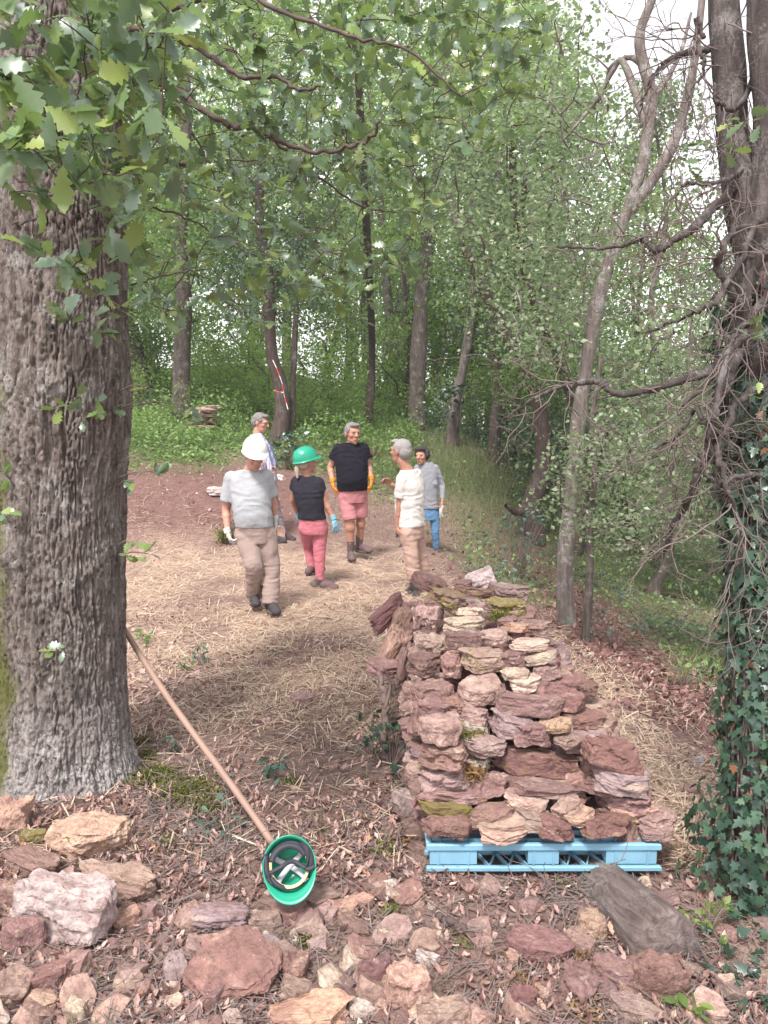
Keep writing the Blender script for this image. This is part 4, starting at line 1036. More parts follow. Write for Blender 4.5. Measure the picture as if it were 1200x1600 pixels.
# where its leaf clusters hang: px box, depth range, count
def in_px(n, f, rg):
    out = []
    while len(out) < n:
        px, py = rg.uniform(-60, 860), rg.uniform(-120, 620)
        d = f(px, py)
        if rg.uniform() < d: out.append((px, py))
    return out
rg = np.random.default_rng(77)
def dens_mid(px, py):
    low = np.interp(px, [180, 260, 400, 500, 600, 680, 760, 830], [430, 500, 530, 520, 500, 400, 300, 120])
    if px < 190 or py > low: return 0
    return (.55 + .45 * (py < low * .6)) * (.4 + .6 * (vnoise(np.array([px / 90, py / 70, .5]), 4) > -.25))
def dens_near(px, py):
    if px > 270: return 0
    low = np.interp(px, [-60, 60, 150, 215, 270], [230, 270, 330, 360, 300])
    return 1 if py < low else 0
Cm = np.array([at(px, py, rg.uniform(3.0, 5.2)) for px, py in in_px(640, dens_mid, rg)])
Cn = np.array([at(px, py, rg.uniform(2.1, 3.2)) for px, py in in_px(175, dens_near, rg)])
Cx = np.array([at(px, py, y) for px, py, y in ((95, 425, 2.45), (130, 440, 2.5), (160, 450, 2.6), (190, 480, 2.9), (110, 500, 3.1), (160, 520, 3.2), (205, 400, 2.9), (250, 400, 3.2), (60, 390, 2.9), (235, 465, 3.6), (150, 385, 2.6), (120, 410, 2.5), (60, 300, 2.2), (100, 270, 2.1), (200, 260, 2.3), (20, 300, 2.3), (30, 220, 2.1), (130, 200, 2.2), (170, 350, 2.5), (225, 330, 2.7), (100, 180, 2.0), (60, 240, 2.1), (160, 320, 2.4), (215, 375, 2.9))])
sprigs = [((100, 640), 4), ((125, 625), 4), ((160, 630), 5), ((150, 650), 4), ((185, 640), 4), ((240, 605), 5), ((265, 630), 4), ((300, 632), 4), ((240, 715), 5), ((262, 738), 4), ((215, 752), 4), ((200, 865), 4), ((215, 845), 4), ((238, 862), 3), ((95, 1012), 5), ((15, 740), 4), ((10, 800), 3), ((95, 490), 3), ((205, 1, ), 0)]
sprig_pts = []; mbs = MB()
for (px, py), n in sprigs[:-1]:
    root = trunk_pt(min(px, 185), py + 8); tip = trunk_pt(px, py, .05) if px < 188 else at(px, py, 3.75)
    tip = tip + np.array([0, -.06, 0])
    tube(mbs, spline([root, (root + tip) / 2 + [0, -.02, .02], tip], 7), np.linspace(.004, .002, 7), 5, False); sprig_pts += [tip] * 1
mbs.V = [v - ob for v in mbs.V]; o = link('sprig_stems', mbs.mesh('sprig_stems', M['twig']), oak); o['kind'] = 'stuff'
mb = MB(); attach(mb, onodes, np.concatenate([Cm, Cn, Cx]), rg, r_tip=.0022, k_r=.0045, sides=5, lift=.05, rmax=.012, wig=.13); mb.V = [v - ob for v in mb.V]
o = link('twigs', mb.mesh('twigs', M['twig_dark']), oak); o['kind'] = 'stuff'
def rosette(C, per, size, rg, droop=-.15, spread=.55):
    """oak leaves fanned round each twig end: returns matrices, positions"""
    Ms, Ts = [], []
    for c in C:
        ax = rg.normal(size=3); ax[2] = ax[2] * .4 + droop; ax /= np.linalg.norm(ax)
        n = per if isinstance(per, int) else int(rg.integers(*per))
        for q in range(n):
            a = ax + rg.normal(size=3) * spread; a /= np.linalg.norm(a)
            nn = np.array([0, 0, 1.]) + rg.normal(size=3) * .55 + np.array([0, -.35, 0]); nn -= a * nn.dot(a); nn /= np.linalg.norm(nn)
            b = np.cross(a, nn); s = size * rg.uniform(.65, 1.2)
            Ms.append(np.stack([b, a, nn], -1) * s); Ts.append(c - ax * .02 * q + a * .008)
    return np.array(Ms), np.array(Ts)
Mn, Tn = rosette(np.concatenate([Cn, Cx]), (3, 6), .108, rg)
Ms_, Ts_ = rosette(np.array(sprig_pts), 4, .075, rg, .1, .8)
Mm, Tm = rosette(Cm, (4, 8), .080, rg)
allM = np.concatenate([Mn, Ms_, Mm]); allT = np.concatenate([Tn, Ts_, Tm])
scr = np.linalg.norm(allM[:, :, 1], axis=1) / np.linalg.norm(allT - CAMP, axis=1)
dv = allT - CAMP; dep = dv @ F_; ppx = 600 + FPX * dv[:, 0] / dep; ppy = 800 - FPX * (dv @ U_) / dep
vis = (ppx > -20) & (ppx < 1220) & (ppy > -20) & (ppy < 1620)
order = np.argsort(-scr * vis); own = order[:290]; rest = order[290:]
oak_me = []
for k, tm in enumerate(OAK_FINE):
    mb = MB(); mb.add(tm[0], tm[1]); oak_me.append(mb.mesh('leaf', M['oak_leaf'], True))
for k in own:
    o = D.objects.new('leaf', oak_me[k % 4]); COL.objects.link(o); o.parent = oak
    m4 = np.eye(4); m4[:3, :3] = allM[k]; m4[:3, 3] = allT[k] - ob
    o.matrix_basis = Matrix(m4.tolist())
mb = MB()
for q in range(4): sel = rest[q::4]; scatter(mb, OAK[q], allM[sel], allT[sel] - ob)
o = link('foliage', mb.mesh('foliage', M['oak_leaf'], True), oak); o['kind'] = 'stuff'

# ------------------------------------------------------------------ the ivy tree at the right edge
IB = at(1175, 1500, 2.85)
ivy = empty('ivy_tree', IB, 'ivy wrapped tree at the right edge with a tangle of bare grey twigs', 'tree')
IP = [at(1170, 1530, 2.85), at(1182, 1350, 2.86), at(1190, 1150, 2.9), at(1195, 950, 2.95), at(1190, 780, 3.0), at(1178, 650, 3.05), at(1176, 520, 3.1), at(1178, 420, 3.1), at(1160, 330, 3.15), at(1148, 240, 3.2), at(1140, 120, 3.25), at(1130, 0, 3.3), at(1122, -160, 3.4)]
mbt, IQ, IR = trunk_mesh(IP, .105, .045, None, 40, .2, .3, 5, k=170)
for pts, a, b in (([(1178, 400, 3.1), (1200, 300, 3.1), (1205, 180, 3.1), (1195, 60, 3.1), (1190, -150, 3.1)], .075, .055),
                  ([(1170, 640, 3.05), (1165, 560, 3.0), (1155, 500, 2.95), (1170, 420, 2.95), (1210, 380, 2.9)], .035, .03), ([(1165, 600, 3.0), (1195, 560, 2.9), (1230, 520, 2.8)], .04, .03)):
    LP = spline([at(*q) for q in pts], 40); tube(mbt, LP, np.linspace(a, b, 40), 18, True, .3, 9)
mbt.V = [v - IB for v in mbt.V]
link('trunk', mbt.mesh('trunk', M['bark_violet']), ivy)
rg = np.random.default_rng(99)
limb_paths = [
 ([(1172, 262, 3.2), (1140, 300, 3.1), (1105, 335, 3.05), (1080, 360, 3.0), (1052, 375, 3.0), (1030, 390, 3.0), (1018, 388, 3.05), (1004, 372, 3.1), (985, 380, 3.1), (965, 386, 3.15), (925, 388, 3.2), (870, 385, 3.3)], .020, .005),
 ([(1175, 250, 3.2), (1150, 270, 3.1), (1128, 284, 3.0), (1095, 286, 2.95), (1070, 288, 2.95), (1055, 310, 3.0)], .012, .004),
 ([(1165, 560, 3.05), (1140, 556, 3.0), (1120, 572, 2.95), (1090, 588, 2.9), (1040, 602, 2.9), (1000, 612, 2.9), (960, 614, 2.9), (930, 596, 2.95), (905, 600, 3.0), (870, 606, 3.05), (830, 625, 3.1), (790, 655, 3.2)], .021, .006),
 ([(1160, 540, 3.0), (1140, 580, 2.9), (1122, 620, 2.8), (1112, 660, 2.75), (1108, 700, 2.75), (1092, 735, 2.75), (1080, 770, 2.8), (1062, 805, 2.9), (1046, 835, 3.0), (1038, 860, 3.1)], .024, .009),
 ([(1175, 540, 3.0), (1150, 470, 2.9), (1122, 420, 2.85), (1128, 390, 2.8), (1150, 360, 2.9), (1190, 345, 3.0)], .016, .010),
 ([(1190, 470, 2.9), (1165, 520, 2.8), (1135, 560, 2.75), (1120, 640, 2.7), (1100, 660, 2.7), (1085, 640, 2.75), (1060, 680, 2.8), (1020, 700, 2.9)], .016, .005),
 ([(1195, 600, 2.9), (1150, 630, 2.75), (1140, 660, 2.7), (1120, 700, 2.7), (1130, 740, 2.6), (1150, 800, 2.6), (1155, 870, 2.6), (1140, 895, 2.6)], .014, .005),
 ([(1190, 740, 2.8), (1150, 745, 2.7), (1125, 752, 2.7), (1105, 745, 2.7), (1098, 720, 2.7), (1105, 700, 2.75)], .010, .005),
 ([(1185, 330, 3.0), (1160, 400, 2.9), (1120, 470, 2.8), (1100, 480, 2.8), (1060, 500, 2.9), (1010, 520, 3.0)], .013, .004),
 ([(1100, 60, 3.3), (1088, 30, 3.3), (1092, 75, 3.3), (1100, 95, 3.2), (1095, 120, 3.2), (1080, 140, 3.2), (1075, 165, 3.2)], .010, .004),
 ([(1150, 60, 3.3), (1110, 75, 3.3), (1065, 85, 3.3), (1040, 100, 3.35), (1020, 120, 3.4), (1000, 165, 3.5)], .016, .006),
 ([(1180, 120, 3.2), (1150, 170, 3.1), (1120, 160, 3.0), (1115, 130, 3.0)], .012, .005),
 ([(1195, 480, 2.9), (1170, 500, 2.8), (1145, 530, 2.8), (1128, 560, 2.8), (1115, 590, 2.8), (1060, 640, 2.85)], .012, .005)]
mb = MB(); twig_list = []; MAXT = 2600
def twig_grow(start, d, L, r, depth):
    n = max(5, int(L / .03)); P = [start]; d = d / np.linalg.norm(d)
    for q in range(n):
        d = d + rg.normal(size=3) * .24 + np.array([0, 0, -.03]); d /= np.linalg.norm(d); P.append(P[-1] + d * (L / n))
    twig_list.append((P, r))
    if depth > 0:
        for q in range(int(rg.integers(2, 5))):
            k = int(rg.integers(2, n)); dd = (P[k] - P[k - 1]); dd = dd / np.linalg.norm(dd) + rg.normal(size=3) * .75
            twig_grow(P[k], dd, L * rg.uniform(.35, .7), r * .55, depth - 1)
for pts, a, b in limb_paths:
    n = len(pts) * 7; LP = spline([at(*q) for q in pts], n); LP[1:-1] += rg.normal(size=(n - 2, 3)) * .0035
    tube(mb, LP, np.linspace(a, b, n) * (1 + .1 * rg.normal(size=n)), 8, True)
    for q in range(int(len(pts) * 1.3)):
        k = int(rg.integers(4, n - 1)); dd = LP[k] - LP[k - 1]; dd = dd / np.linalg.norm(dd) + rg.normal(size=3) * np.array([.8, .6, .8])
        twig_grow(LP[k], dd, rg.uniform(.18, .55), .0034, 2)
mb.V = [v - IB for v in mb.V]; link('limb', mb.mesh('limb', M['bark_violet']), ivy)
for q in range(50):
    k = int(rg.integers(40, 168)); a = rg.uniform(2.4, 5.6); dd = np.array([math.cos(a), math.sin(a) * .8, rg.normal() * .7 - .3])
    if a > 4.4: dd[0] = -abs(dd[0])
    twig_grow(IQ[k], dd, rg.uniform(.2, .6), .004, 2)
mb = MB()
for P, r in twig_list: tube(mb, P, np.linspace(r, r * .35, len(P)), 4, False)
mb.V = [v - IB for v in mb.V]; o = link('twigs', mb.mesh('twigs', M['twig_pale']), ivy); o['kind'] = 'stuff'
# ivy on it: climbing stems, then leaves
mb = MB()
for k in range(16):
    a0 = rg.uniform(2.2, 6.6); P = []
    for q in range(60):
        t = q / 59; idx = int(5 + t * 92); a0 += rg.normal() * .09; rr = IR[idx] * 1.04 + .012
        P.append(IQ[idx] + np.array([math.cos(a0) * rr, math.sin(a0) * rr, 0]))
    tube(mb, P, np.full(60, rg.uniform(.003, .007)), 5, False)
mb.V = [v - IB for v in mb.V]; o = link('ivy_stems', mb.mesh('ivy_stems', M['twig']), ivy); o['kind'] = 'stuff'
Ms, Ts = [], []
for k in range(4600):
    t = rg.uniform(0, 1) ** .9; idx = int(t * 98)
    if idx > 78 and rg.uniform() < (idx - 78) / 20: continue
    a = rg.uniform(1.9, 7.0); out = np.array([math.cos(a), math.sin(a), 0])
    bulge = .075 + .03 * math.sin(idx * .25 + a * 2) + (.09 if idx < 22 else 0)
    c = IQ[idx] + out * (IR[idx] * 1.05 + rg.uniform(.01, max(.03, bulge)))
    nn = out + rg.normal(size=3) * .35 + np.array([0, 0, .35]); nn /= np.linalg.norm(nn)
    ax = np.array([0, 0, -1.]) + rg.normal(size=3) * .5; ax -= nn * ax.dot(nn); ax /= np.linalg.norm(ax)
    s = rg.uniform(.027, .058); Ms.append(np.stack([np.cross(ax, nn), ax, nn], -1) * s); Ts.append(c)
for k in range(50):       # ivy on the trunk low behind and on the ground round the foot
    c = gp(rg.uniform(1095, 1200), rg.uniform(1430, 1590)) + [0, 0, rg.uniform(.01, .06)]
    Mx = rand_frames(1, 1.5, rg)[0] * rg.uniform(.03, .055); Ms.append(Mx); Ts.append(c)
Ms, Ts = np.array(Ms), np.array(Ts)
dv = Ts - CAMP; dep = dv @ F_; ppx = 600 + FPX * dv[:, 0] / dep
face = (-(dv / np.linalg.norm(dv, axis=1)[:, None]) * Ms[:, :, 2]).sum(1) / dep
order = np.argsort(-(face * (ppx < 1210) * (ppx > 0))); own = order[:290]; rest = order[290:]
ivy_me = []
for tm in IVY: mb = MB(); mb.add(tm[0], tm[1]); ivy_me.append(mb.mesh('ivy_leaf', M['ivy_leaf'], True))
for k in own:
    o = D.objects.new('ivy_leaf', ivy_me[k % 2]); COL.objects.link(o); o.parent = ivy
    m4 = np.eye(4); m4[:3, :3] = Ms[k]; m4[:3, 3] = Ts[k] - IB; o.matrix_basis = Matrix(m4.tolist())
mb = MB(); scatter(mb, IVY[0], Ms[rest], Ts[rest] - IB)
o = link('ivy_cover', mb.mesh('ivy_cover', M['ivy_leaf'], True), ivy); o['kind'] = 'stuff'
# a few leaves among the bare twigs
Cq = np.array([at(px, py, y) for px, py, y in ((1150, 190, 2.7), (1140, 235, 2.7), (1095, 225, 2.8), (1100, 250, 2.8), (1190, 500, 2.6), (1180, 530, 2.6), (1185, 620, 2.5), (1040, 685, 3.0), (1020, 690, 3.0), (1060, 730, 3.0), (1190, 190, 2.6), (1080, 265, 2.8))])
Mq, Tq = rosette(Cq, 3, .06, rg, -.3); mb = MB(); scatter(mb, OAK[0], Mq, Tq - IB); o = link('sparse_leaves', mb.mesh('sparse_leaves', M['oak_leaf'], True), ivy); o['kind'] = 'stuff'

# ------------------------------------------------------------------ ground cover
rg = np.random.default_rng(5)
def spots_on_ground(N, y0, y1, dens, spread=.60):
    y = np.exp(rg.uniform(math.log(y0), math.log(y1), N)); x = rg.uniform(-1, 1, N) * (spread * y + .15)
    k = rg.uniform(size=N) < dens(x, y) * (np.hypot(x + .36, y - 2.78) > .13); x, y = x[k], y[k]
    return np.stack([x, y, ground(x, y)], -1)
def cover(name, tmpl, P, up, size, wid, mat, hgt=0.0, smooth=False, tilt=None):
    n = len(P); Mx = rand_frames(n, up, rg); L = size * rg.uniform(.55, 1.3, n)
    Mx = Mx * L[:, None, None]
    if wid: Mx[:, :, 0] *= (wid / size * rg.uniform(.7, 1.4, n))[:, None]
    if wid: Mx[:, :, 2] *= .6
    hv = hgt if hgt < .1 else hgt * np.clip(.55 + 2.2 * n2(P[:, 0], P[:, 1], 1.5, 96), .12, 2.0)
    T = P + np.stack([0 * L, 0 * L, rg.uniform(0, 1, n) ** 1.5 * hv + .004], -1)
    mb = MB(); scatter(mb, tmpl, Mx, T); o = link(name, mb.mesh(name, mat, smooth)); o['kind'] = 'stuff'; return o
def upright(name, P, size, wid, mat, lean=.45):
    n = len(P); a = np.zeros((n, 3)); a[:, 2] = 1; a += rg.normal(size=(n, 3)) * lean; a[:, 2] = np.abs(a[:, 2]); a /= np.linalg.norm(a, axis=1)[:, None]
    s = rg.normal(size=(n, 3)); s -= (s * a).sum(1)[:, None] * a; s /= np.linalg.norm(s, axis=1)[:, None]
    L = size * rg.uniform(.5, 1.4, n); Mx = np.stack([s * wid, a * L[:, None], np.cross(s, a) * L[:, None]], -1)
    mb = MB(); scatter(mb, BLADE, Mx, P); o = link(name, mb.mesh(name, mat, False)); o['kind'] = 'stuff'; return o
notpile = lambda x, y: ~((x > .1) & (x < 1.15) & (y > 3.0) & (y < 5.4))
cover('straw', STRAW, spots_on_ground(150000, 3.0, 13, lambda x, y: np.clip(z_straw(x, y) * .8 + .05, 0, 1) * notpile(x, y)), 4.0, .14, .0038, M['straw'], .02)
cover('dry_twigs', STRAW, spots_on_ground(26000, 1.9, 6.5, lambda x, y: .55 * notpile(x, y) * (1 - .6 * z_straw(x, y))), 4.0, .12, .003, M['twig_pale'], .02)
cover('leaf_litter', DEAD, spots_on_ground(30000, 1.9, 7.5, lambda x, y: (1 - .85 * z_straw(x, y)) * (1 - .7 * z_soil(x, y)) * (.35 + .65 * (n2(x, y, 1.7, 91) > -.1)) * notpile(x, y) * np.where(y < 2.75, .45, 1)), 2.6, .036, 0, M['dead_leaf'], .008)
cover('fallen_leaves', LEAF, spots_on_ground(60000, 5, 18, lambda x, y: np.clip(z_soil(x, y) * .9 + .12, 0, 1) * (x > .2)), 1.6, .06, 0, M['red_leaf'], .01)
cover('soil_litter', LEAF, spots_on_ground(16000, 8, 18, lambda x, y: np.clip(z_soil(x, y) * .3, 0, 1) * (x < .2)), 1.6, .05, 0, M['dead_leaf'], .01)
cover('ground_plants', LEAF, spots_on_ground(300000, 6.5, 34, lambda x, y: z_green(x, y) * (.35 + .65 * (n2(x, y, 1.1, 92) > -.15)) * np.where(x > .8, .05, 1)), 1.4, .075, 0, M['cover_leaf'], .50)
cover('slope_plants', LEAF, spots_on_ground(150000, 4.5, 20, lambda x, y: z_green(x, y) * (x > .8) * (n2(x, y, 1.3, 97) > .05) * .4), 1.6, .045, 0, M['leaf_pale'], .16)
cover('ground_ivy', LEAF, spots_on_ground(90000, 6.0, 20, lambda x, y: z_green(x, y) * (x > .6) * (n2(x, y, .9, 95) > .12) * .7), 1.6, .06, 0, M['leaf_dark'], .18)
upright('grass', spots_on_ground(60000, 5.5, 22, lambda x, y: z_green(x, y) * (n2(x, y, .8, 93) > -.05) * .8), .17, .006, M['grass'])
upright('tall_dry_grass', spots_on_ground(90000, 9.5, 20, lambda x, y: np.exp(-((x - 1.5) / 1.7) ** 2 - ((y - 14.8) / 2.2) ** 2) * .75), .27, .005, M['dry_grass'], .3)
upright('grass_tufts', spots_on_ground(26000, 1.9, 7, lambda x, y: (n2(x, y, 2.2, 94) > .30) * .55 * notpile(x, y)), .05, .0035, M['grass'], .6)
# moss cushions
mb = MB()
for px, py, r, n in ((240, 1215, .10, 2200), (262, 1235, .09, 1600), (300, 1240, .13, 2000), (222, 1160, .05, 900), (228, 1185, .06, 900), (320, 1262, .08, 900), (600, 1330, .07, 500), (480, 1470, .04, 250), (610, 1425, .04, 200), (555, 1590, .04, 200), (455, 1225, .05, 300), (880, 1390, .05, 250), (690, 1040, .04, 100), (435, 1020, .05, 200), (950, 1140, .05, 200), (720, 1480, .04, 200), (255, 1320, .06, 300)):
    tuft(mb, gp(px, py), r, n, .026, rg, .35)
o = link('moss_cushions', mb.mesh('moss_cushions', M['moss'])); o['kind'] = 'stuff'
mb = MB()
for px, py, r, n in ((800, 1530, .06, 500), (830, 1545, .05, 400), (765, 1520, .03, 200), (910, 1500, .04, 250), (920, 1585, .06, 400), (628, 1318, .05, 300), (905, 1455, .03, 200)):
    tuft(mb, gp(px, py), r, n, .024, rg, .4)
o = link('rusty_moss', mb.mesh('rusty_moss', M['rust_moss'])); o['kind'] = 'stuff'
# tangle of dry stems at the foot of the oak and in front of the pallet
mb = MB()
for cx, cy, sx, sy, n in ((275, 1270, 45, 35, 150), (330, 1320, 50, 25, 60), (560, 1110, 30, 60, 50), (170, 1545, 30, 25, 40), (880, 1385, 60, 18, 90), (600, 1250, 25, 60, 60), (620, 1090, 14, 60, 40)):
    for q in range(n):
        s = gp(rg.normal(cx, sx), rg.normal(cy, sy)); d = rg.normal(size=3) * [1, 1, .5]; d[2] = abs(d[2]) * .7; P = [s]; L = rg.uniform(.12, .4)
        for w in range(7): d = d + rg.normal(size=3) * .35 - [0, 0, .12]; d /= np.linalg.norm(d); P.append(P[-1] + d * L / 7)
        P = np.array(P); P[:, 2] = np.maximum(P[:, 2], ground(P[:, 0], P[:, 1]) + .004)
        tube(mb, P, np.linspace(.0028, .0012, 8), 4, False)
o = link('dry_stems', mb.mesh('dry_stems', M['twig_pale'])); o['kind'] = 'stuff'

# ---- small plants one can point at
def seedling(px, py, lab, n, h, lsz, mat, tmpl, w=.10, y=None, up=1.0):
    B = gp(px, py); e = empty('plant', B, lab, 'plant')
    C = B + np.stack([rg.normal(size=n) * w, rg.normal(size=n) * w, rg.uniform(.25, 1, n) * h], -1)
    mb = MB()
    for c in C: tube(mb, spline([B + [0, 0, -.01], (B + c) / 2 + [0, 0, .1 * h], c], 6) - B, np.linspace(.003, .0015, 6), 4, False)
    o = link('stem', mb.mesh('stem', M['twig']), e)
    Mx = rand_frames(n * 4, up, rg) * (lsz * rg.uniform(.6, 1.2, n * 4))[:, None, None]
    if tmpl is BLADE: Mx[:, :, 0] *= .06
    mb = MB(); scatter(mb, tmpl, Mx, np.repeat(C, 4, 0) - B + rg.normal(size=(n * 4, 3)) * lsz * .25); link('foliage', mb.mesh('foliage', M[mat], True), e)
seedling(432, 1222, 'blue green seedling in the leaf litter above the green helmet', 7, .12, .055, 'leaf_blue', OVAL, .04)
seedling(265, 1180, 'small bright seedling right of the foot of the big oak', 5, .10, .045, 'leaf_blue', OVAL, .035)
seedling(345, 1300, 'little oak seedling among dry stems left of the helmet', 8, .10, .045, 'leaf_blue', OAK[0], .06)
seedling(232, 1008, 'seedling among pale stones right of the big oak trunk', 5, .12, .06, 'leaf_mid', OVAL, .05)
seedling(312, 1038, 'leafy seedling in the middle of the pale flat stones', 6, .12, .055, 'leaf_blue', OVAL, .05)
seedling(285, 1048, 'smaller seedling left in the pale flat stones', 3, .08, .05, 'leaf_mid', OVAL, .03)
seedling(612, 1200, 'dark ivy clump at the left foot of the stone stack', 22, .28, .05, 'ivy_leaf', IVY[0], .07)
seedling(590, 1190, 'blue green leafy sprout beside the ivy clump by the stack', 8, .14, .05, 'leaf_blue', OVAL, .05)
seedling(815, 905, 'blue green sapling with small round leaves behind the stack', 60, .95, .065, 'leaf_blue', OVAL, .26)
seedling(775, 940, 'low leafy plant just beyond the far end of the stack', 14, .35, .05, 'leaf_blue', OVAL, .16)
seedling(1105, 1465, 'pale green seedling at the foot of the ivy trunk', 9, .12, .035, 'leaf_bright', OVAL, .05)
seedling(955, 1010, 'loose blue green shrub on the slope right of the thin sapling', 22, .5, .05, 'leaf_blue', OVAL, .2)
seedling(1068, 1075, 'tuft of long green grass on the right hand slope', 30, .22, .12, 'grass', BLADE, .10, up=-.2)
seedling(1075, 1595, 'bright green plant at the bottom right edge', 4, .05, .05, 'leaf_bright', OVAL, .03)
seedling(450, 735, 'ivy clump round the foot of the crooked taped tree', 40, .7, .09, 'ivy_leaf', IVY[0], .22)
seedling(708, 700, 'ivy clump at the foot of the leaning tree behind the woman', 40, 1.3, .09, 'ivy_leaf', IVY[0], .16)

# ---- mossy stump beside the walking man, and red white barrier tape on the crooked tree
B = gp(360, 846); B[1] += 0
mb = MB(); tube(mb, [B - [0, 0, .1], B + [0, 0, .08], B + [.02, 0, .18], B + [.03, 0, .25]], [.15, .11, .09, .075], 14, True, .4, 3)
o = link('stump', mb.mesh('stump', M['bark_dark'])); tag(o, 'small mossy stump beside the gloved hand of the walking man', 'stump')
mb = MB(); tuft(mb, B + [-.03, -.08, .10], .13, 900, .04, rg, .8); o = link('moss', mb.mesh('moss', M['moss']), o); o['kind'] = 'stuff'
m, nt, p, out = newmat('tape'); w = nt.nodes.new('ShaderNodeTexWave'); w.bands_direction = 'DIAGONAL'; w.inputs['Scale'].default_value = 3.0; nt.links.new(coords(nt), w.inputs[0])
nt.links.new(ramp(nt, w.outputs['Fac'], [(.49, (.75, .05, .04)), (.51, (.8, .78, .76))]), p.inputs['Base Color']); p.inputs['Roughness'].default_value = .4
ty = gp(434, 692)[1]
def ribbon(pts, wd, n=40):
    P = spline(pts, n); T_ = np.gradient(P, axis=0); T_ /= np.linalg.norm(T_, axis=1)[:, None]
    tw = np.linspace(0, 5, n); a = np.stack([np.cos(tw) * .6 + .7, .3 * np.sin(tw), .4 * np.sin(tw * 1.3)], -1); a -= (a * T_).sum(1)[:, None] * T_; a /= np.linalg.norm(a, axis=1)[:, None]
    nn = np.cross(T_, a)
    mb = MB(); V = np.stack([P - a * wd / 2 - nn * .001, P + a * wd / 2 - nn * .001, P + a * wd / 2 + nn * .001, P - a * wd / 2 + nn * .001], 1).reshape(-1, 3)
    Fq = []
    for k in range(n - 1):
        for q in range(4): Fq.append((k * 4 + q, k * 4 + (q + 1) % 4, k * 4 + 4 + (q + 1) % 4, k * 4 + 4 + q))
    mb.add(V, Fq); return mb
mb = ribbon([at(426, 562, ty - .25), at(434, 580, ty - .28), at(441, 600, ty - .28), at(444, 618, ty - .26), at(450, 640, ty - .3)], .018)
m2 = ribbon([at(428, 610, ty - .3), at(434, 612, ty - .3), at(440, 613, ty - .3), at(444, 614, ty - .28)], .022)
mb.add(np.concatenate(m2.V), np.concatenate(m2.F))
o = link('barrier_tape', mb.mesh('barrier_tape', m)); tag(o, 'red and white barrier tape hanging from the crooked tree behind the group', 'tape')

# ------------------------------------------------------------------ people
def ico_into(bm, c, r, rot=None, sub=2):
    ret = bmesh.ops.create_icosphere(bm, subdivisions=sub, radius=1.0)
    Mx = Matrix(rot).to_4x4() if rot is not None else Matrix.Identity(4)
    Mx = Matrix.Translation(Vector([float(v) for v in c])) @ Mx @ Matrix.Diagonal((r[0], r[1], r[2], 1))
    bmesh.ops.transform(bm, matrix=Mx, verts=ret['verts'])
def cone_into(bm, a, b, ra, rb, seg=14, caps=(True, True), squash=1.0, wd=None):
    a = np.asarray(a, float); b = np.asarray(b, float); t = b - a; L = np.linalg.norm(t); t /= L
    ref = np.asarray(wd, float) if wd is not None else (np.array([1., 0, 0]) if abs(t[0]) < .8 else np.array([0, 1., 0]))
    u = ref - t * t.dot(ref); u /= np.linalg.norm(u); v = np.cross(t, u)
    rings = []
    for c, r in ((a, ra), (b, rb)):
        rings.append([bm.verts.new([float(q) for q in c + (u * math.cos(k * 2 * math.pi / seg) + v * squash * math.sin(k * 2 * math.pi / seg)) * r]) for k in range(seg)])
    for k in range(seg): bm.faces.new((rings[0][k], rings[0][(k + 1) % seg], rings[1][(k + 1) % seg], rings[1][k]))
    bm.faces.new(rings[0][::-1]); bm.faces.new(rings[1])
    if caps[0]: ico_into(bm, a, (ra * .99,) * 3)
    if caps[1]: ico_into(bm, b, (rb * .99,) * 3)
def loft_into(bm, rings, seg=24):
    """rings: (centre, width vec*rx, depth vec*ry)"""
    rs = [[bm.verts.new([float(q) for q in c + w * math.copysign(abs(math.cos(k * 2 * math.pi / seg)) ** .85, math.cos(k * 2 * math.pi / seg)) + d * math.sin(k * 2 * math.pi / seg)]) for k in range(seg)] for c, w, d in rings]
    for A, B in zip(rs[:-1], rs[1:]):
        for k in range(seg): bm.faces.new((A[k], A[(k + 1) % seg], B[(k + 1) % seg], B[k]))
    bm.faces.new(rs[0][::-1]); bm.faces.new(rs[-1])
def remeshed(name, bm, voxel, mat, parent, smooth=3, wrinkle=0, wscale=14, sd=0, fac=.5):
    bmesh.ops.recalc_face_normals(bm, faces=bm.faces)
    me = D.meshes.new(name); bm.to_mesh(me); bm.free(); o = D.objects.new(name, me); COL.objects.link(o)
    r = o.modifiers.new('r', 'REMESH'); r.mode = 'VOXEL'; r.voxel_size = voxel; r.use_smooth_shade = True
    if smooth: s = o.modifiers.new('s', 'SMOOTH'); s.factor = fac; s.iterations = smooth
    dg = bpy.context.evaluated_depsgraph_get(); dg.update(); ev = o.evaluated_get(dg); m2 = D.meshes.new_from_object(ev)
    D.objects.remove(o); D.meshes.remove(me); m2.name = name
    n = len(m2.vertices); V = np.zeros(n * 3, np.float32); m2.vertices.foreach_get('co', V); V = V.reshape(-1, 3).astype(float)
    if wrinkle:
        Nn = np.zeros(n * 3, np.float32); m2.vertices.foreach_get('normal', Nn); Nn = Nn.reshape(-1, 3)
        q = V * wscale + sd * 7.1; q = q + .8 * np.stack([vnoise(q * .5, 1), vnoise(q * .5, 2), vnoise(q * .5, 3)], -1)
        q[:, 2] *= 2.3
        f = vnoise(q, 4); f = 1 - 2 * np.abs(f); V = V + Nn * (wrinkle * (f * .7 + .3 * vnoise(q * 2.2, 6)))[:, None]
    V = V - np.array(parent.location); m2.vertices.foreach_set('co', V.astype(np.float32).ravel())
    m2.materials.clear(); m2.materials.append(mat); m2.polygons.foreach_set('use_smooth', np.full(len(m2.polygons), True)); m2.update()
    return link(name, m2, parent)
def unit(v): v = np.asarray(v, float); return v / np.linalg.norm(v)

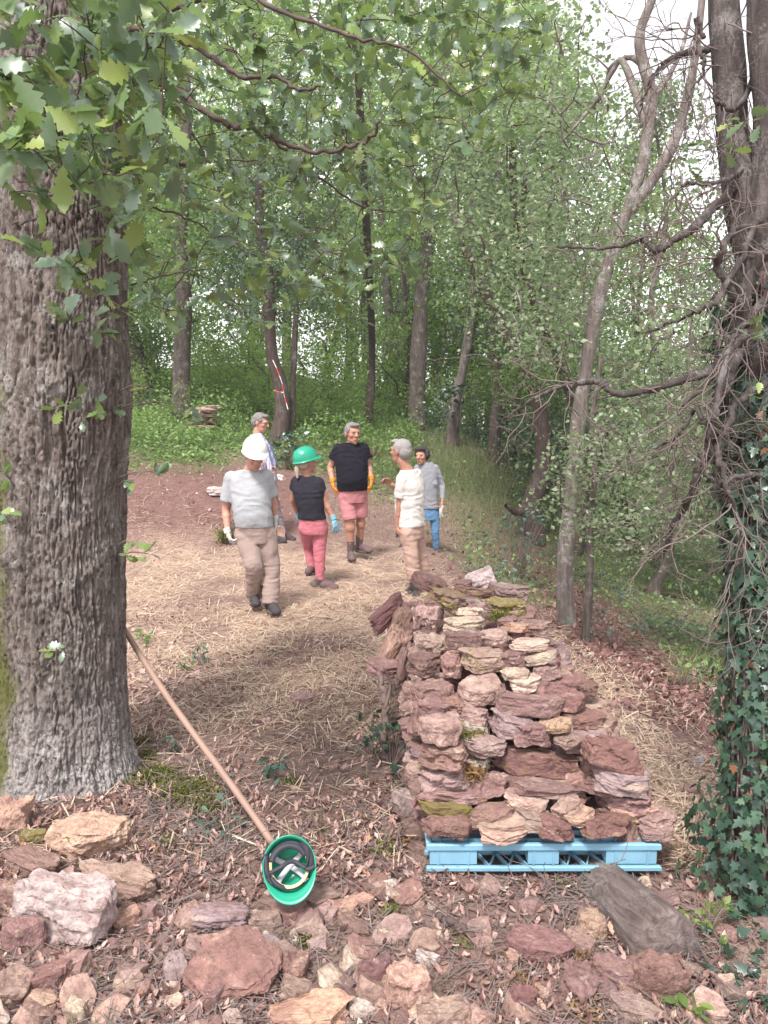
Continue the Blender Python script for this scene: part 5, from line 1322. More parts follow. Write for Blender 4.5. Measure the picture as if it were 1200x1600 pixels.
def hand_into(bm, wrist, d, palm_n, side, curl=.5, sc=1.0, r=.0088):
    """palm and five fingers; d: pointing direction, palm_n: palm normal, side: +1/-1 where the thumb leaves"""
    d = unit(d); n = np.asarray(palm_n, float); n = unit(n - d * d.dot(n)); s = np.cross(d, n) * side
    W = np.asarray(wrist, float)
    R = np.stack([s, d, n], 1)
    ico_into(bm, W + d * .048 * sc, (.040 * sc, .050 * sc, .017 * sc), R.tolist())
    cone_into(bm, W - d * .015, W + d * .03 * sc, .026 * sc, .024 * sc, 12, squash=.75, wd=s)
    for k, (o, L) in enumerate(((.030, .070), (.011, .080), (-.009, .074), (-.028, .058))):
        b = W + d * (.082 * sc - .006 * abs(k - 1)) + s * o * sc; c = curl * (1 + .12 * k); dd = unit(d + s * (o * 5))
        segs = (.45, .3, .25); P = b; ang = .15 * c
        for q, f in enumerate(segs):
            ang += c * .55; v = dd * math.cos(ang) + n * math.sin(ang)
            Q = P + v * L * f * sc; cone_into(bm, P, Q, r * (1.05 - .08 * q) * sc, r * (.97 - .08 * q) * sc, 8); P = Q
    P = W + d * .025 * sc + s * .024 * sc; v = unit(d * .7 + s * .75 + n * .3)
    Q = P + v * .040 * sc; cone_into(bm, P, Q, .0125 * sc, .0105 * sc, 8); v = unit(d * .95 + s * .25 + n * .35); cone_into(bm, Q, Q + v * .032 * sc, .0105 * sc, .009 * sc, 8)

def head_frame(yaw, pitch, roll=0):
    """yaw: degrees, 0 faces the camera (-y), +90 faces the right of the picture; pitch + looks down"""
    a = math.radians(yaw); f = np.array([math.sin(a), -math.cos(a), 0]); r = np.array([-math.cos(a), -math.sin(a), 0])   # r = person's right
    r = -np.cross(np.array([0, 0, 1.]), f) * 1.0
    p = math.radians(pitch); f2 = f * math.cos(p) - np.array([0, 0, 1.]) * math.sin(p); u = np.array([0, 0, 1.]) * math.cos(p) + f * math.sin(p)
    if roll: q = math.radians(roll); r, u = r * math.cos(q) + u * math.sin(q), u * math.cos(q) - r * math.sin(q)
    return r, f2, u
def head_into(bm, c, fr, sc=1.0, female=False):
    r, f, u = fr; R = np.stack([r, f, u], 1); X = lambda a, b, d: c + (r * a + f * b + u * d) * sc
    E = lambda p, rad: ico_into(bm, X(*p), tuple(v * sc for v in rad), R.tolist(), 3)
    E((0, -.012, .030), (.074, .094, .088)); E((0, .028, .002), (.064, .066, .085)); j = .9 if female else 1
    E((0, .034, -.062), (.050 * j, .052, .045)); E((0, .062, -.090), (.024 * j, .024, .020)); E((0, .0, -.055), (.058 * j, .055, .045))
    E((0, .084, .035), (.052, .016, .016))                       # brow
    cone_into(bm, X(0, .088, .028), X(0, .112, -.014), .009 * sc, .015 * sc, 10); E((.011, .096, -.018), (.009, .010, .008)); E((-.011, .096, -.018), (.009, .010, .008))
    for s in (-1, 1):
        E((s * .040, .066, -.012), (.020, .018, .018)); E((s * .075, -.008, .0), (.009, .020, .032)); E((s * .080, -.016, .008), (.007, .012, .020))
    E((0, .088, -.048), (.024, .010, .0065)); E((0, .084, -.060), (.020, .011, .0075))

def garment_mats(): pass
M['skin'] = simple('skin', (.44, .23, .17), .5, .4, 9, .13, 60, .12, .002)
M['skin_tan'] = simple('skin_tan', (.38, .19, .135), .5, .4, 9, .15, 60, .12, .002)
M['eye'] = simple('eye', (.04, .03, .03), .3, .5)
M['lip'] = simple('lip', (.42, .19, .165), .5, .4)
def hair_mat(name, a, b):
    m, nt, p, out = newmat(name); tc = coords(nt); mp = nt.nodes.new('ShaderNodeMapping'); mp.inputs['Scale'].default_value = (60, 60, 18); nt.links.new(tc, mp.inputs[0])
    n = noise(nt, mp.outputs[0], 3, 4, .7); nt.links.new(ramp(nt, n, [(.3, a), (.7, b)]), p.inputs['Base Color']); p.inputs['Roughness'].default_value = .5; bump(nt, p, n, 1, .012); return m
M['hair_grey'] = hair_mat('hair_grey', (.12, .108, .105), (.31, .285, .28))
M['hair_silver'] = hair_mat('hair_silver', (.20, .18, .175), (.42, .39, .38))
M['hair_dark'] = hair_mat('hair_dark', (.018, .012, .014), (.07, .045, .05))
M['hair_blond'] = hair_mat('hair_blond', (.33, .24, .17), (.62, .52, .42))
M['boot'] = simple('boot', (.05, .042, .045), .8, .3, 25, .4, 60, .5)
M['boot_brown'] = simple('boot_brown', (.12, .08, .08), .8, .3, 25, .35, 60, .5)
M['sole'] = simple('sole', (.10, .075, .07), .9, .2, 25, .4)
M['lace'] = simple('lace', (.35, .31, .30), .8, .2)

def helmet_mesh(sc=1.0, peak=.052, thick=.003):
    """hard hat in its own frame: x right, y front, z up; rim at z=0"""
    na, ne = 64, 14; V = []; 
    for s in (0, 1):
        off = -thick * s * 1.6
        rings = []
        for k in range(-3, ne + 1):
            ring = []
            for q in range(na):
                a = q * 2 * math.pi / na; ca, sa = math.cos(a), math.sin(a)
                A, B, Cc = .112 + off, .138 + off, .132 + off
                if k >= 0:
                    e = (k / ne) * math.pi / 2 * .985
                    hr = math.cos(e) ** .86; x, y, z = A * ca * hr, B * sa * hr, Cc * math.sin(e) ** .95
                    lat = abs(x)
                    rd = .0055 * math.exp(-(lat / .010) ** 4) * sstep(.25, .5, math.sin(e)) + .0035 * math.exp(-((lat - .036) / .006) ** 4) * sstep(.35, .6, math.sin(e))
                    gr = 1 + (rd if not s else 0) / .12
                    x, y, z = x * gr, y * gr, z * gr
                else:
                    kk = -k / 3
                    fr = max(0, sa) ** 2.2
                    ext = (.010 + peak * fr) * kk
                    x, y, z = (A + ext * .75) * ca, (B + ext) * sa, -(.010 + .016 * fr) * kk ** 1.5
                    if s: z -= thick
                ring.append((x, y, z))
            rings.append(ring)
        V.append(np.array(rings))
    nr = V[0].shape[0]; mb = MB()
    Vo = V[0].reshape(-1, 3); Vi = V[1].reshape(-1, 3); mb.V = [Vo, Vi]; mb.n = len(Vo) * 2; n0 = len(Vo); F = []
    for k in range(nr - 1):
        for q in range(na):
            q2 = (q + 1) % na; F.append((k * na + q, k * na + q2, (k + 1) * na + q2, (k + 1) * na + q)); F.append((n0 + k * na + q, n0 + (k + 1) * na + q, n0 + (k + 1) * na + q2, n0 + k * na + q2))
    for q in range(na): q2 = (q + 1) % na; F.append((q, n0 + q, n0 + q2, q2))
    mb.F = [np.array(F), np.array([[ (nr - 1) * na + q for q in range(na)]]), np.array([[n0 + (nr - 1) * na + (na - 1 - q) for q in range(na)]])]
    mb.V = [np.concatenate(mb.V) * sc]
    return mb
M['helmet_green'] = simple('helmet_green', (.012, .27, .165), .3, .5, 8, .06)
M['helmet_white'] = simple('helmet_white', (.70, .70, .70), .3, .5, 8, .03)

def person(foot, label, J, head, skin, shirt, pants, opt):
    """J: joints as (px, py, metres nearer - or farther +) seen at the depth of the person's foot"""
    y0 = foot[2] if len(foot) > 2 else gp(foot[0], foot[1])[1]
    j = {k: at(v[0], v[1], y0 + (v[2] if len(v) > 2 else 0)) for k, v in J.items()}
    base = at(foot[0], foot[1], y0)
    e = empty('person', base, label, 'person')
    w = unit(j['shR'] - j['shL']); w[2] *= .5; w = unit(w); up = unit((j['shR'] + j['shL']) / 2 - (j['hipR'] + j['hipL']) / 2)
    dpt = unit(np.cross(up, w)); fwd = np.cross(up, w) * -1      # dpt: either; fwd = person's front when w points to their right
    fwd = unit(np.cross(up, w)) * 1.0
    S = (j['shR'] + j['shL']) / 2; Hc = (j['hipR'] + j['hipL']) / 2; wh = unit(j['hipR'] - j['hipL']); wh = unit(wh * .6 + w * .4)
    dh = unit(np.cross(up, wh))
    hs = np.linalg.norm(j['shR'] - j['shL']) / 2; b = opt.get('bulk', 1.0); belly = opt.get('belly', .0); fem = opt.get('female', False)
    def torso(bm, g, t0=-.06, t1=1.04, flare=0):
        sec = [(-.14, .138, .105, 0), (0, .146, .112, 0), (.16, .138, .108, .35), (.36, .132 - (.012 if fem else 0), .108, 1.0), (.60, .142, .110, .6), (.80, .156, .105, .2), (.95, .158, .085, 0), (1.04, .125, .068, 0), (1.10, .080, .058, 0), (1.16, .058, .05, 0)]
        ts = np.linspace(t0, t1, 18); rings = []
        for t in ts:
            rx = np.interp(t, [q[0] for q in sec], [q[1] for q in sec]) * b; ry = np.interp(t, [q[0] for q in sec], [q[2] for q in sec]) * b; bl = np.interp(t, [q[0] for q in sec], [q[3] for q in sec]) * belly
            k = np.clip(t, 0, 1); ww = unit(wh * (1 - k) + w * k); dd = unit(np.cross(up, ww))
            rings.append((Hc + (S - Hc) * t + dd * bl * .5, ww * (rx + g + bl * .25), dd * (ry + g + bl * .5)))
        loft_into(bm, rings)
    # --- skin: one continuous body
    bm = bmesh.new(); torso(bm, -.012, 0, 1.12)
    fr = head_frame(*head['rot']); hc = at(head['c'][0], head['c'][1], y0 + (head['c'][2] if len(head['c']) > 2 else 0)); hs_ = head.get('s', 1.0) * 1.10
    head_into(bm, hc, fr, hs_, fem)
    nk = hc - fr[2] * .075 * hs_ - fr[1] * .015; cone_into(bm, S + up * .03, nk, .064 * (.85 if fem else 1), .060 * (.85 if fem else 1.02), 16)
    hands = opt.get('hands', {})
    for s in ('L', 'R'):
        cone_into(bm, j['sh' + s], j['el' + s], .046 * b, .038 * b); cone_into(bm, j['el' + s], j['wr' + s], .038 * b, .026 * b)
        mid = j['el' + s] * .7 + j['wr' + s] * .3; ico_into(bm, mid, (.040 * b,) * 3)
        cone_into(bm, j['hip' + s], j['kn' + s], .075 * b, .052 * b); cone_into(bm, j['kn' + s], j['an' + s], .052 * b, .038 * b); cm = j['kn' + s] * .68 + j['an' + s] * .32; ico_into(bm, cm, (.058 * b, .058 * b, .09))
        if s in hands and hands[s].get('bare'):
            h = hands[s]; hand_into(bm, j['wr' + s], h['d'], h['n'], h['s'], h.get('curl', .5), 1.0, .0098)
    remeshed('body', bm, .0092, skin, e, 1)
    # --- face
    r_, f_, u_ = fr; X = lambda a, b_, d: hc + (r_ * a + f_ * b_ + u_ * d) * hs_
    R = np.stack([r_, f_, u_], 1).tolist()
    def blob(name, pts, mat):
        bm = bmesh.new()
        for p_, rad in pts: ico_into(bm, X(*p_), tuple(q * hs_ for q in rad), R, 2)
        me = D.meshes.new(name); bm.to_mesh(me); bm.free(); me.materials.append(mat); me.polygons.foreach_set('use_smooth', np.full(len(me.polygons), True))
        o = link(name, me, e); o.data.transform(Matrix.Translation(-e.location)); return o
    if head.get('face', True):
        for s in (-1, 1):
          blob('eye', [((s * .031, .0845, .010), (.008, .006, .0036))], M['eye'])
          if not fem: blob('eyebrow', [((s * .031, .0965, .031), (.015, .003, .0022))], head['hair_mat'])
        blob('lips', [((0, .0945, -.050), (.019, .006, .0045))], M['lip'])
    # --- hair
    if head.get('hair'):
        bm = bmesh.new()
        for p_, rad in head['hair']: ico_into(bm, X(*p_), tuple(q * hs_ for q in rad), R, 3)
        remeshed('hair', bm, .007, head['hair_mat'], e, 1, head.get('hw', .004), 40, 3)
    # --- shirt
    bm = bmesh.new(); sh = shirt
    if fem:
        for sg in (-1, 1): ico_into(bm, Hc + (S - Hc) * .66 + w * .072 * sg + unit(np.cross(up, w)) * .058, (.070, .066, .075))
    torso(bm, .012 + sh.get('loose', .004), sh.get('hem', -.08), 1.125)
    for s in ('L', 'R'):
        a = j['sh' + s]; el = j['el' + s]; wr = j['wr' + s]; L = sh['sleeve'].get(s) if isinstance(sh['sleeve'], dict) else sh['sleeve']
        ico_into(bm, a + np.array([0, 0, -.004]), (.060 * b, .056 * b, .056 * b))
        if L <= 1: cone_into(bm, a, a + (el - a) * L, .066 * b, .066 * b, 18, (True, False))
        else: cone_into(bm, a, el, .062 * b, .052 * b); cone_into(bm, el, el + (wr - el) * (L - 1), .052 * b, .036 * b, 16, (True, False))
    so_ = remeshed('shirt', bm, .0085, sh['mat'], e, 3, sh.get('wr', .007) * .9, 8, len(label))
    if sh.get('collar'):
        mb = MB()
        th_ = np.linspace(.35, 2 * math.pi - .35, 40) + math.pi / 2
        ring = [S + up * .035 + w * math.cos(t) * .072 + fwd * math.sin(t) * .070 * -1 * sh['collar'] for t in th_]
        tube(mb, np.array(ring), np.full(40, .014), 8); mb.V = [v - base for v in mb.V]; link('collar', mb.mesh('collar', sh['mat']), e)
    # --- trousers
    bm = bmesh.new(); torso(bm, .010 + pants.get('loose', 0), -.13, pants.get('waist', .26))
    for s in ('L', 'R'):
        hp, kn, an = j['hip' + s], j['kn' + s], j['an' + s]; q = pants.get('w', 1.0) * b
        hp2 = hp + (Hc - hp) * .08
        ico_into(bm, hp2, (.098 * q, .105 * q, .11 * q))
        if pants.get('short'):
            kk = kn + (an - kn) * pants['short'] if pants['short'] > 0 else kn + (hp - kn) * (-pants['short'])
            cone_into(bm, hp2, kk, .092 * q, .076 * q, 18, (True, False))
        else:
            cone_into(bm, hp2, kn, .096 * q, .072 * q, 18); end = an + (an - kn) * pants.get('len', .06)
            cone_into(bm, kn, end, .072 * q, pants.get('cuff', .062) * q, 18, (True, False))
    remeshed('trousers', bm, .009, pants['mat'], e, 3, pants.get('wr', .010) * .75, pants.get('ws', 9), len(label) + 5)
    # --- shoes
    for s in ('L', 'R'):
        an = j['an' + s]; toe = j['toe' + s]; g = toe - an; gh = np.array([g[0], g[1], 0]); gh = unit(gh) if np.linalg.norm(gh) > .01 else -dpt
        sole_z = toe[2] - .03; heel = an - gh * .055; heel[2] = sole_z + .045; tp = an + gh * .155; tp[2] = sole_z + .035; ins = (an + tp) / 2; ins[2] = sole_z + .055
        bm = bmesh.new(); sd_ = np.cross(gh, [0, 0, 1.]); R2 = np.stack([sd_, gh, [0, 0, 1.]], 1).tolist()
        ico_into(bm, heel, (.044, .048, .05), R2); ico_into(bm, tp, (.050, .065, .040), R2); ico_into(bm, ins, (.046, .10, .055), R2)
        cone_into(bm, (heel + an) / 2 + gh * .015, np.array([an[0], an[1], max(an[2], sole_z + .10)]) + [0, 0, opt.get('shaft', .03)], .046, .052, 16, (True, False))
        if s == 'L' or True:
            sh_o = remeshed('shoe', bm, .008, opt.get('shoe', M['boot']), e, 2, .002, 30, 2)
        mb = MB(); c0 = (heel + tp) / 2
        ring = [(math.cos(t) * .050, math.sin(t) * .142) for t in np.linspace(0, 2 * math.pi, 25)[:-1]]
        for zz_ in (0, 1): mb.V.append(np.array([c0 * [1, 1, 0] + sd_ * x * (.92 if y < -.02 else 1.0) + gh * y + np.array([0, 0, sole_z - .002 + zz_ * .026]) for x, y in ring]) - base)
        mb.n = 48; mb.F = [np.array([(k, (k + 1) % 24, 24 + (k + 1) % 24, 24 + k) for k in range(24)]), np.array([list(range(23, -1, -1))]), np.array([list(range(24, 48))])]
        so2 = link('sole', mb.mesh('sole', M['sole']), sh_o)
    # --- gloves
    for s, h in hands.items():
        if h.get('bare'): continue
        bm = bmesh.new(); hand_into(bm, j['wr' + s], h['d'], h['n'], h['s'], h.get('curl', .5), 1.08, .0105)
        cone_into(bm, j['wr' + s] - unit(h['d']) * .045, j['wr' + s] + unit(h['d']) * .01, .036, .032, 14, (False, False))
        remeshed('glove', bm, .0055, h['mat'], e, 2, .0015, 30, 1)
    return e, j, hc, fr, (w, up, fwd, S, Hc, b)

def wear_helmet(e, hc, fr, mat, tilt=0, sc=1.0, lift=.048):
    mb = helmet_mesh(sc); R = np.stack(fr, 1)
    t = math.radians(tilt); Rx = np.array([[1, 0, 0], [0, math.cos(t), -math.sin(t)], [0, math.sin(t), math.cos(t)]])
    mb.V = [(v @ Rx.T) @ R.T + hc + fr[2] * lift - fr[1] * .008 - np.array(e.location) for v in mb.V]
    return link('helmet', mb.mesh('helmet', mat), e)

HAIR_SHORT = [((0, -.024, .042), (.0785, .089, .084)), ((0, -.055, .0), (.074, .062, .075)), ((0, .052, .098), (.058, .036, .024)), ((.062, -.006, .045), (.02, .05, .045)), ((-.062, -.006, .045), (.02, .05, .045))]
gl_white = fabric('glove_grey', (.50, .47, .45), 30, .15); gl_or = fabric('glove_orange', (.80, .26, .035), 30, .15); gl_blue = fabric('glove_blue', (.22, .42, .52), 30, .2); gl_dark = fabric('glove_dark', (.05, .055, .07), 30, .2)
polo = fabric('grey_polo', (.34, .35, .37), 8); khaki = fabric('khaki_cloth', (.30, .225, .20), 8, .12); black_t = fabric('dark_shirt', (.012, .011, .018), 9); black_m = fabric('dark_melange', (.010, .009, .015), 9, .1, None, .12)
pinkc = fabric('pink_trousers', (.45, .15, .18), 9); pinks = fabric('pink_shorts', (.42, .18, .19), 9); whitec = fabric('white_shirt', (.56, .53, .50), 8); tanc = fabric('tan_cloth', (.42, .285, .235), 8)
greyc = fabric('grey_knit', (.27, .275, .305), 9, .1, None, .25); jeans = fabric('blue_jeans', (.10, .20, .34), 12, .4); slate = fabric('grey_trousers', (.20, .19, .22), 9); stripe = fabric('striped_shirt', (.60, .56, .60), 9, .08, (9, (.38, .36, .48)))

# the man in the white helmet, walking towards the camera
e1, j1, hc, fr, fm = person((424, 957), 'walking man in white helmet, grey polo shirt and khaki cargo trousers',
  dict(shR=(362, 747, .02), shL=(415, 744, .02), elR=(353, 797, .05), wrR=(356, 832, -.05), elL=(427, 786, .12), wrL=(430, 812, .12), hipR=(383, 836, .0), hipL=(416, 836, .03),
       knR=(397, 884, -.12), knL=(424, 886, .0), anR=(397, 928, .10), anL=(423, 940, -.08), toeR=(400, 943, -.04), toeL=(434, 958, -.26)),
  dict(c=(398, 714, -.06), rot=(20, 24), s=.98, hair=[((0, -.05, .0), (.073, .052, .05))], hair_mat=M['hair_grey']), M['skin'], dict(mat=polo, sleeve=.72, hem=.15, collar=1, loose=.012, wr=.008), dict(mat=khaki, w=1.06, loose=.006, wr=.012, cuff=.070),
  dict(bulk=1.08, belly=.05, hands={'R': dict(d=(.35, -.25, -.9), n=(.7, .3, .2), s=-1, curl=.9, mat=gl_white), 'L': dict(d=(.1, -.1, -1), n=(-.8, 0, 0), s=1, curl=.6, mat=gl_white)}))
wear_helmet(e1, hc, fr, M['helmet_white'], 10, 1.04, .060)
# the grey haired man behind him
e2, j2, hc, fr, fm2 = person((447, 846), 'grey haired man in striped shirt and blue braces behind the white helmet',
  dict(shR=(397, 688, -.12), shL=(407, 686, .16), elR=(408, 722, -.22), wrR=(418, 736, -.10), elL=(420, 718, .2), wrL=(424, 740, .05), hipR=(414, 757, -.08), hipL=(420, 757, .08),
       knR=(422, 797, -.06), knL=(430, 797, .08), anR=(424, 834, -.06), anL=(440, 833, .1), toeR=(436, 846, -.06), toeL=(449, 843, .08)),
  dict(c=(407, 661, 0), rot=(72, 14), s=1.0, hair=HAIR_SHORT, hair_mat=M['hair_grey'], hw=.009), M['skin'], dict(mat=stripe, sleeve=1.55, hem=.02, loose=.014), dict(mat=slate, w=1.0),
  dict(bulk=1.05, belly=.04, hands={'R': dict(d=(.6, .1, .3), n=(0, -1, 0), s=1, curl=.9, bare=1), 'L': dict(d=(.6, -.2, -.4), n=(0, 0, -1), s=1, curl=.8, bare=1)}))
M['brace_blue'] = simple('brace_blue', (.09, .13, .25), .7, .2)
w, up, fwd, S, Hc, b = fm2; mb = MB()
for sg in (-1, 1):
    pts = [Hc + up * (.20) + w * .10 * sg - fwd * .15, S - up * .12 + w * .09 * sg - fwd * .138, S + up * .045 + w * .088 * sg - fwd * .03, S + up * .04 + w * .088 * sg + fwd * .04, S - up * .12 + w * .09 * sg + fwd * .145, Hc + up * .2 + w * .10 * sg + fwd * .17]
    P = spline(pts, 30); tube(mb, P, np.full(30, .015), 6)
mb.V = [v - np.array(e2.location) for v in mb.V]; link('braces', mb.mesh('braces', M['brace_blue']), e2)
bm = bmesh.new(); r_, f_, u_ = fr
mb = MB()
for s_ in (-1, 1):
    c0 = hc + r_ * .032 * s_ + f_ * .108 + u_ * .010; tube(mb, np.array([c0 + r_ * math.cos(t) * .023 + u_ * math.sin(t) * .017 for t in np.linspace(0, 6.28, 20)]), np.full(20, .0022), 5, False)
    tube(mb, np.array([hc + r_ * .056 * s_ + f_ * .106 + u_ * .014, hc + r_ * .080 * s_ + f_ * .0 + u_ * .016]), [.002, .002], 5)
mb.V = [v - np.array(e2.location) for v in mb.V]; link('glasses', mb.mesh('glasses', M['eye']), e2)
# the woman in the green helmet, seen from behind
e3, j3, hc, fr, fm = person((512, 919), 'woman from behind in green helmet, black T-shirt and pink trousers',
  dict(shL=(464, 752, .02), shR=(497, 754, -.02), elL=(458, 782, -.02 + .15), wrL=(464, 800, .35), elR=(508, 785, .0), wrR=(521, 811, -.02), hipL=(478, 825, .0), hipR=(501, 825, .02),
       knL=(484, 857, .14), knR=(499, 864, .0), anL=(487, 886, .10), anR=(500, 902, -.02), toeL=(494, 892, .16), toeR=(514, 918, -.05)),
  dict(c=(479, 724, 0), rot=(125, -6), s=.93, face=True, hair=[((0, -.045, .0), (.075, .062, .065)), ((0, -.10, -.015), (.026, .03, .028)), ((.01, -.13, -.055), (.024, .022, .055)), ((.015, -.135, -.10), (.016, .014, .045))], hair_mat=M['hair_blond'], hw=.006), M['skin_tan'],
  dict(mat=black_m, sleeve=.42, hem=.20, loose=.010, wr=.006), dict(mat=pinkc, w=.95, cuff=.045, waist=.32, wr=.005, len=.12, ws=15),
  dict(bulk=1.0, female=True, shaft=-.01, shoe=M['boot_brown'], hands={'R': dict(d=(.3, -.1, -.9), n=(-.6, .5, 0), s=1, curl=.45, mat=gl_blue), 'L': dict(d=(0, .5, -.8), n=(1, 0, 0), s=1, curl=.5, mat=gl_blue)}))
wear_helmet(e3, hc, fr, M['helmet_green'], 8, 1.04, .045)
# the man in the dark T-shirt facing the camera
e4, j4, hc, fr, fm = person((551, 875), 'man in dark T-shirt, pink shorts and orange gloves facing the camera',
  dict(shR=(529, 702, .0), shL=(567, 700, .03), elR=(516, 731, .05), wrR=(520, 752, -.06), elL=(576, 729, .08), wrL=(580, 748, -.02), hipR=(540, 776, .0), hipL=(562, 775, .03),
       knR=(547, 811, -.08), knL=(564, 806, .04), anR=(548, 850, -.04), anL=(562, 842, .10), toeR=(551, 874, -.22), toeL=(577, 861, -.02)),
  dict(c=(551, 678, -.03), rot=(28, 4), s=1.06, hair=HAIR_SHORT, hair_mat=M['hair_grey'], hw=.006), M['skin_tan'], dict(mat=black_t, sleeve=.55, hem=.13, loose=.014, wr=.007), dict(mat=pinks, w=1.0, short=.06, wr=.007, loose=.004),
  dict(bulk=1.17, belly=.07, shaft=.05, shoe=M['boot_brown'], hands={'R': dict(d=(.1, -.1, -1), n=(.9, .2, 0), s=-1, curl=.5, mat=gl_or), 'L': dict(d=(.05, -.15, -1), n=(-.9, .2, 0), s=1, curl=.5, mat=gl_or)}))
# the man in the pale T-shirt, seen from behind
e5, j5, hc, fr, fm = person((649, 927), 'grey haired man from behind in white T-shirt and tan trousers, gesturing',
  dict(shL=(629, 748, -.10), shR=(650, 742, .14), elL=(624, 796, -.08), wrL=(621, 822, -.06), elR=(634, 772, .36), wrR=(612, 757, .30), hipL=(637, 832, -.06), hipR=(649, 828, .10),
       knL=(643, 868, -.08), knR=(656, 862, .12), anL=(647, 905, -.06), anR=(662, 896, .16), toeL=(640, 926, .08), toeR=(655, 912, .30)),
  dict(c=(626, 706, .02), rot=(232, 0), s=1.0, hair=HAIR_SHORT, hair_mat=M['hair_silver'], hw=.003), M['skin_tan'], dict(mat=whitec, sleeve=.62, hem=.10, loose=.016, wr=.008), dict(mat=tanc, w=1.0, wr=.010, cuff=.072),
  dict(bulk=1.0, belly=.02, hands={'R': dict(d=(-.7, .0, .5), n=(0, -.6, -.6), s=1, curl=1.0, bare=1), 'L': dict(d=(.05, .0, -1), n=(.8, .2, 0), s=1, curl=.8, bare=1)}))
bm = bmesh.new(); hp = j5['wrL'] + [.03, -.0, -.075]
ico_into(bm, hp, (.055, .03, .022)); cone_into(bm, hp, hp + [.07, 0, .02], .02, .012, 8); cone_into(bm, hp, hp + [.07, .01, -.02], .016, .010, 8); cone_into(bm, hp, hp + [-.04, 0, -.04], .016, .010, 8)
tmpe = D.objects.new('tmp', None); tmpe.location = [float(v) for v in hp]
go = remeshed('work_glove', bm, .006, gl_dark, tmpe, 2); go.parent = None; go.location = tmpe.location; D.objects.remove(tmpe)
tag(go, 'dark work glove held in the hand of the man in the white T-shirt', 'glove')
# the dark haired woman
e6, j6, hc, fr, fm = person((681, 870, 10.9), 'dark haired woman in grey long sleeved top and blue jeans',
  dict(shR=(653, 731, .0), shL=(680, 731, .03), elR=(646, 760, .05), wrR=(648, 782, .0), elL=(691, 758, .05), wrL=(691, 783, -.05), hipR=(662, 803, .0), hipL=(680, 803, .02),
       knR=(646, 828, .0), knL=(680, 830, -.02), anR=(630, 852, .02), anL=(682, 857, .02), toeR=(621, 862, -.1), toeL=(681, 869, -.16)),
  dict(c=(659, 713, -.03), rot=(-28, 2), s=.97, hair=[((0, -.03, .052), (.087, .096, .083)), ((0, -.06, .01), (.082, .062, .08)), ((0, .052, .102), (.070, .045, .030)), ((.080, -.012, .03), (.022, .045, .06)), ((-.080, -.012, .03), (.022, .045, .06))], hair_mat=M['hair_dark'], hw=.013), M['skin'],
  dict(mat=greyc, sleeve=1.9, hem=.12, loose=.014, wr=.006), dict(mat=jeans, w=.92, cuff=.055, wr=.006, ws=15),
  dict(bulk=.87, female=True, hands={'R': dict(d=(0, -.1, -1), n=(.8, .2, 0), s=-1, curl=.5, bare=1), 'L': dict(d=(-.1, -.1, -1), n=(-.8, .2, 0), s=1, curl=.9, bare=1)}))
bm = bmesh.new(); hp = j6['wrL'] + [-.02, -.02, -.14]
ico_into(bm, hp, (.028, .022, .075)); cone_into(bm, hp, hp + [.03, 0, -.08], .016, .010, 8); cone_into(bm, hp, hp + [-.01, 0, -.09], .016, .010, 8); cone_into(bm, hp, hp + [.02, 0, .06], .022, .026, 8)
tmpe = D.objects.new('tmp', None); tmpe.location = [float(v) for v in hp]
go = remeshed('work_glove', bm, .006, gl_white, tmpe, 2); go.parent = None; go.location = tmpe.location; D.objects.remove(tmpe)
tag(go, 'pale work glove held in the hand of the dark haired woman', 'glove')

# ------------------------------------------------------------------ the green helmet lying open on the ground
hcn = at(452, 1352, 2.70)
e = empty('safety_helmet', hcn, 'green safety helmet lying open side up against the tool handle', 'helmet')
d = ray(452, 1355); d = d / np.linalg.norm(d)
zax = unit(d + np.array([.03, 0, -.05]))                 # crown points away from the eye, into the ground
t = math.radians(8); xi = unit(np.cross([0, 0, 1.], zax)); dn = unit(np.cross(zax, xi)); dn = dn if dn[2] < 0 else -dn      # dn: picture down
yax = unit(dn * math.cos(t) + xi * (math.sin(t) if xi[0] > 0 else -math.sin(t))); xax = np.cross(yax, zax)
Rm = np.stack([xax, yax, zax], 1); SC_ = .91
def inplace(mb): mb.V = [(v * SC_) @ Rm.T for v in mb.V]; return mb
mb = helmet_mesh(1.0, .042); mb.V = [v * [.92, .78, .80] for v in mb.V]; link('shell', inplace(mb).mesh('shell', M['helmet_green']), e)
M['strap_black'] = simple('strap_black', (.025, .025, .035), .6, .4, 20, .2); M['strap_grey'] = simple('strap_grey', (.48, .47, .52), .7, .3, 20, .1); M['sweatband'] = simple('sweatband', (.62, .50, .28), .7, .3, 20, .15)
def band(pts, wdt, thk, nrm, n=40):
    P = spline(pts, n); T_ = np.gradient(P, axis=0); T_ /= np.linalg.norm(T_, axis=1)[:, None]
    N2 = np.array([nrm(p) for p in P]); N2 -= (N2 * T_).sum(1)[:, None] * T_; N2 /= np.linalg.norm(N2, axis=1)[:, None]; A = np.cross(T_, N2)
    V = np.stack([P + A * wdt / 2 + N2 * thk / 2, P - A * wdt / 2 + N2 * thk / 2, P - A * wdt / 2 - N2 * thk / 2, P + A * wdt / 2 - N2 * thk / 2], 1).reshape(-1, 3)
    Fq = [(k * 4 + q, k * 4 + (q + 1) % 4, k * 4 + 4 + (q + 1) % 4, k * 4 + 4 + q) for k in range(n - 1) for q in range(4)] + [(3, 2, 1, 0), ((n - 1) * 4, (n - 1) * 4 + 1, (n - 1) * 4 + 2, (n - 1) * 4 + 3)]
    mb = MB(); mb.add(V, Fq); return mb
rad_ = lambda p: np.array([p[0], p[1], 0.001]); zn = lambda p: np.array([0, 0, 1.])
el = lambda a, rx, ry, z_: (rx * math.cos(a), ry * .86 * math.sin(a), z_)
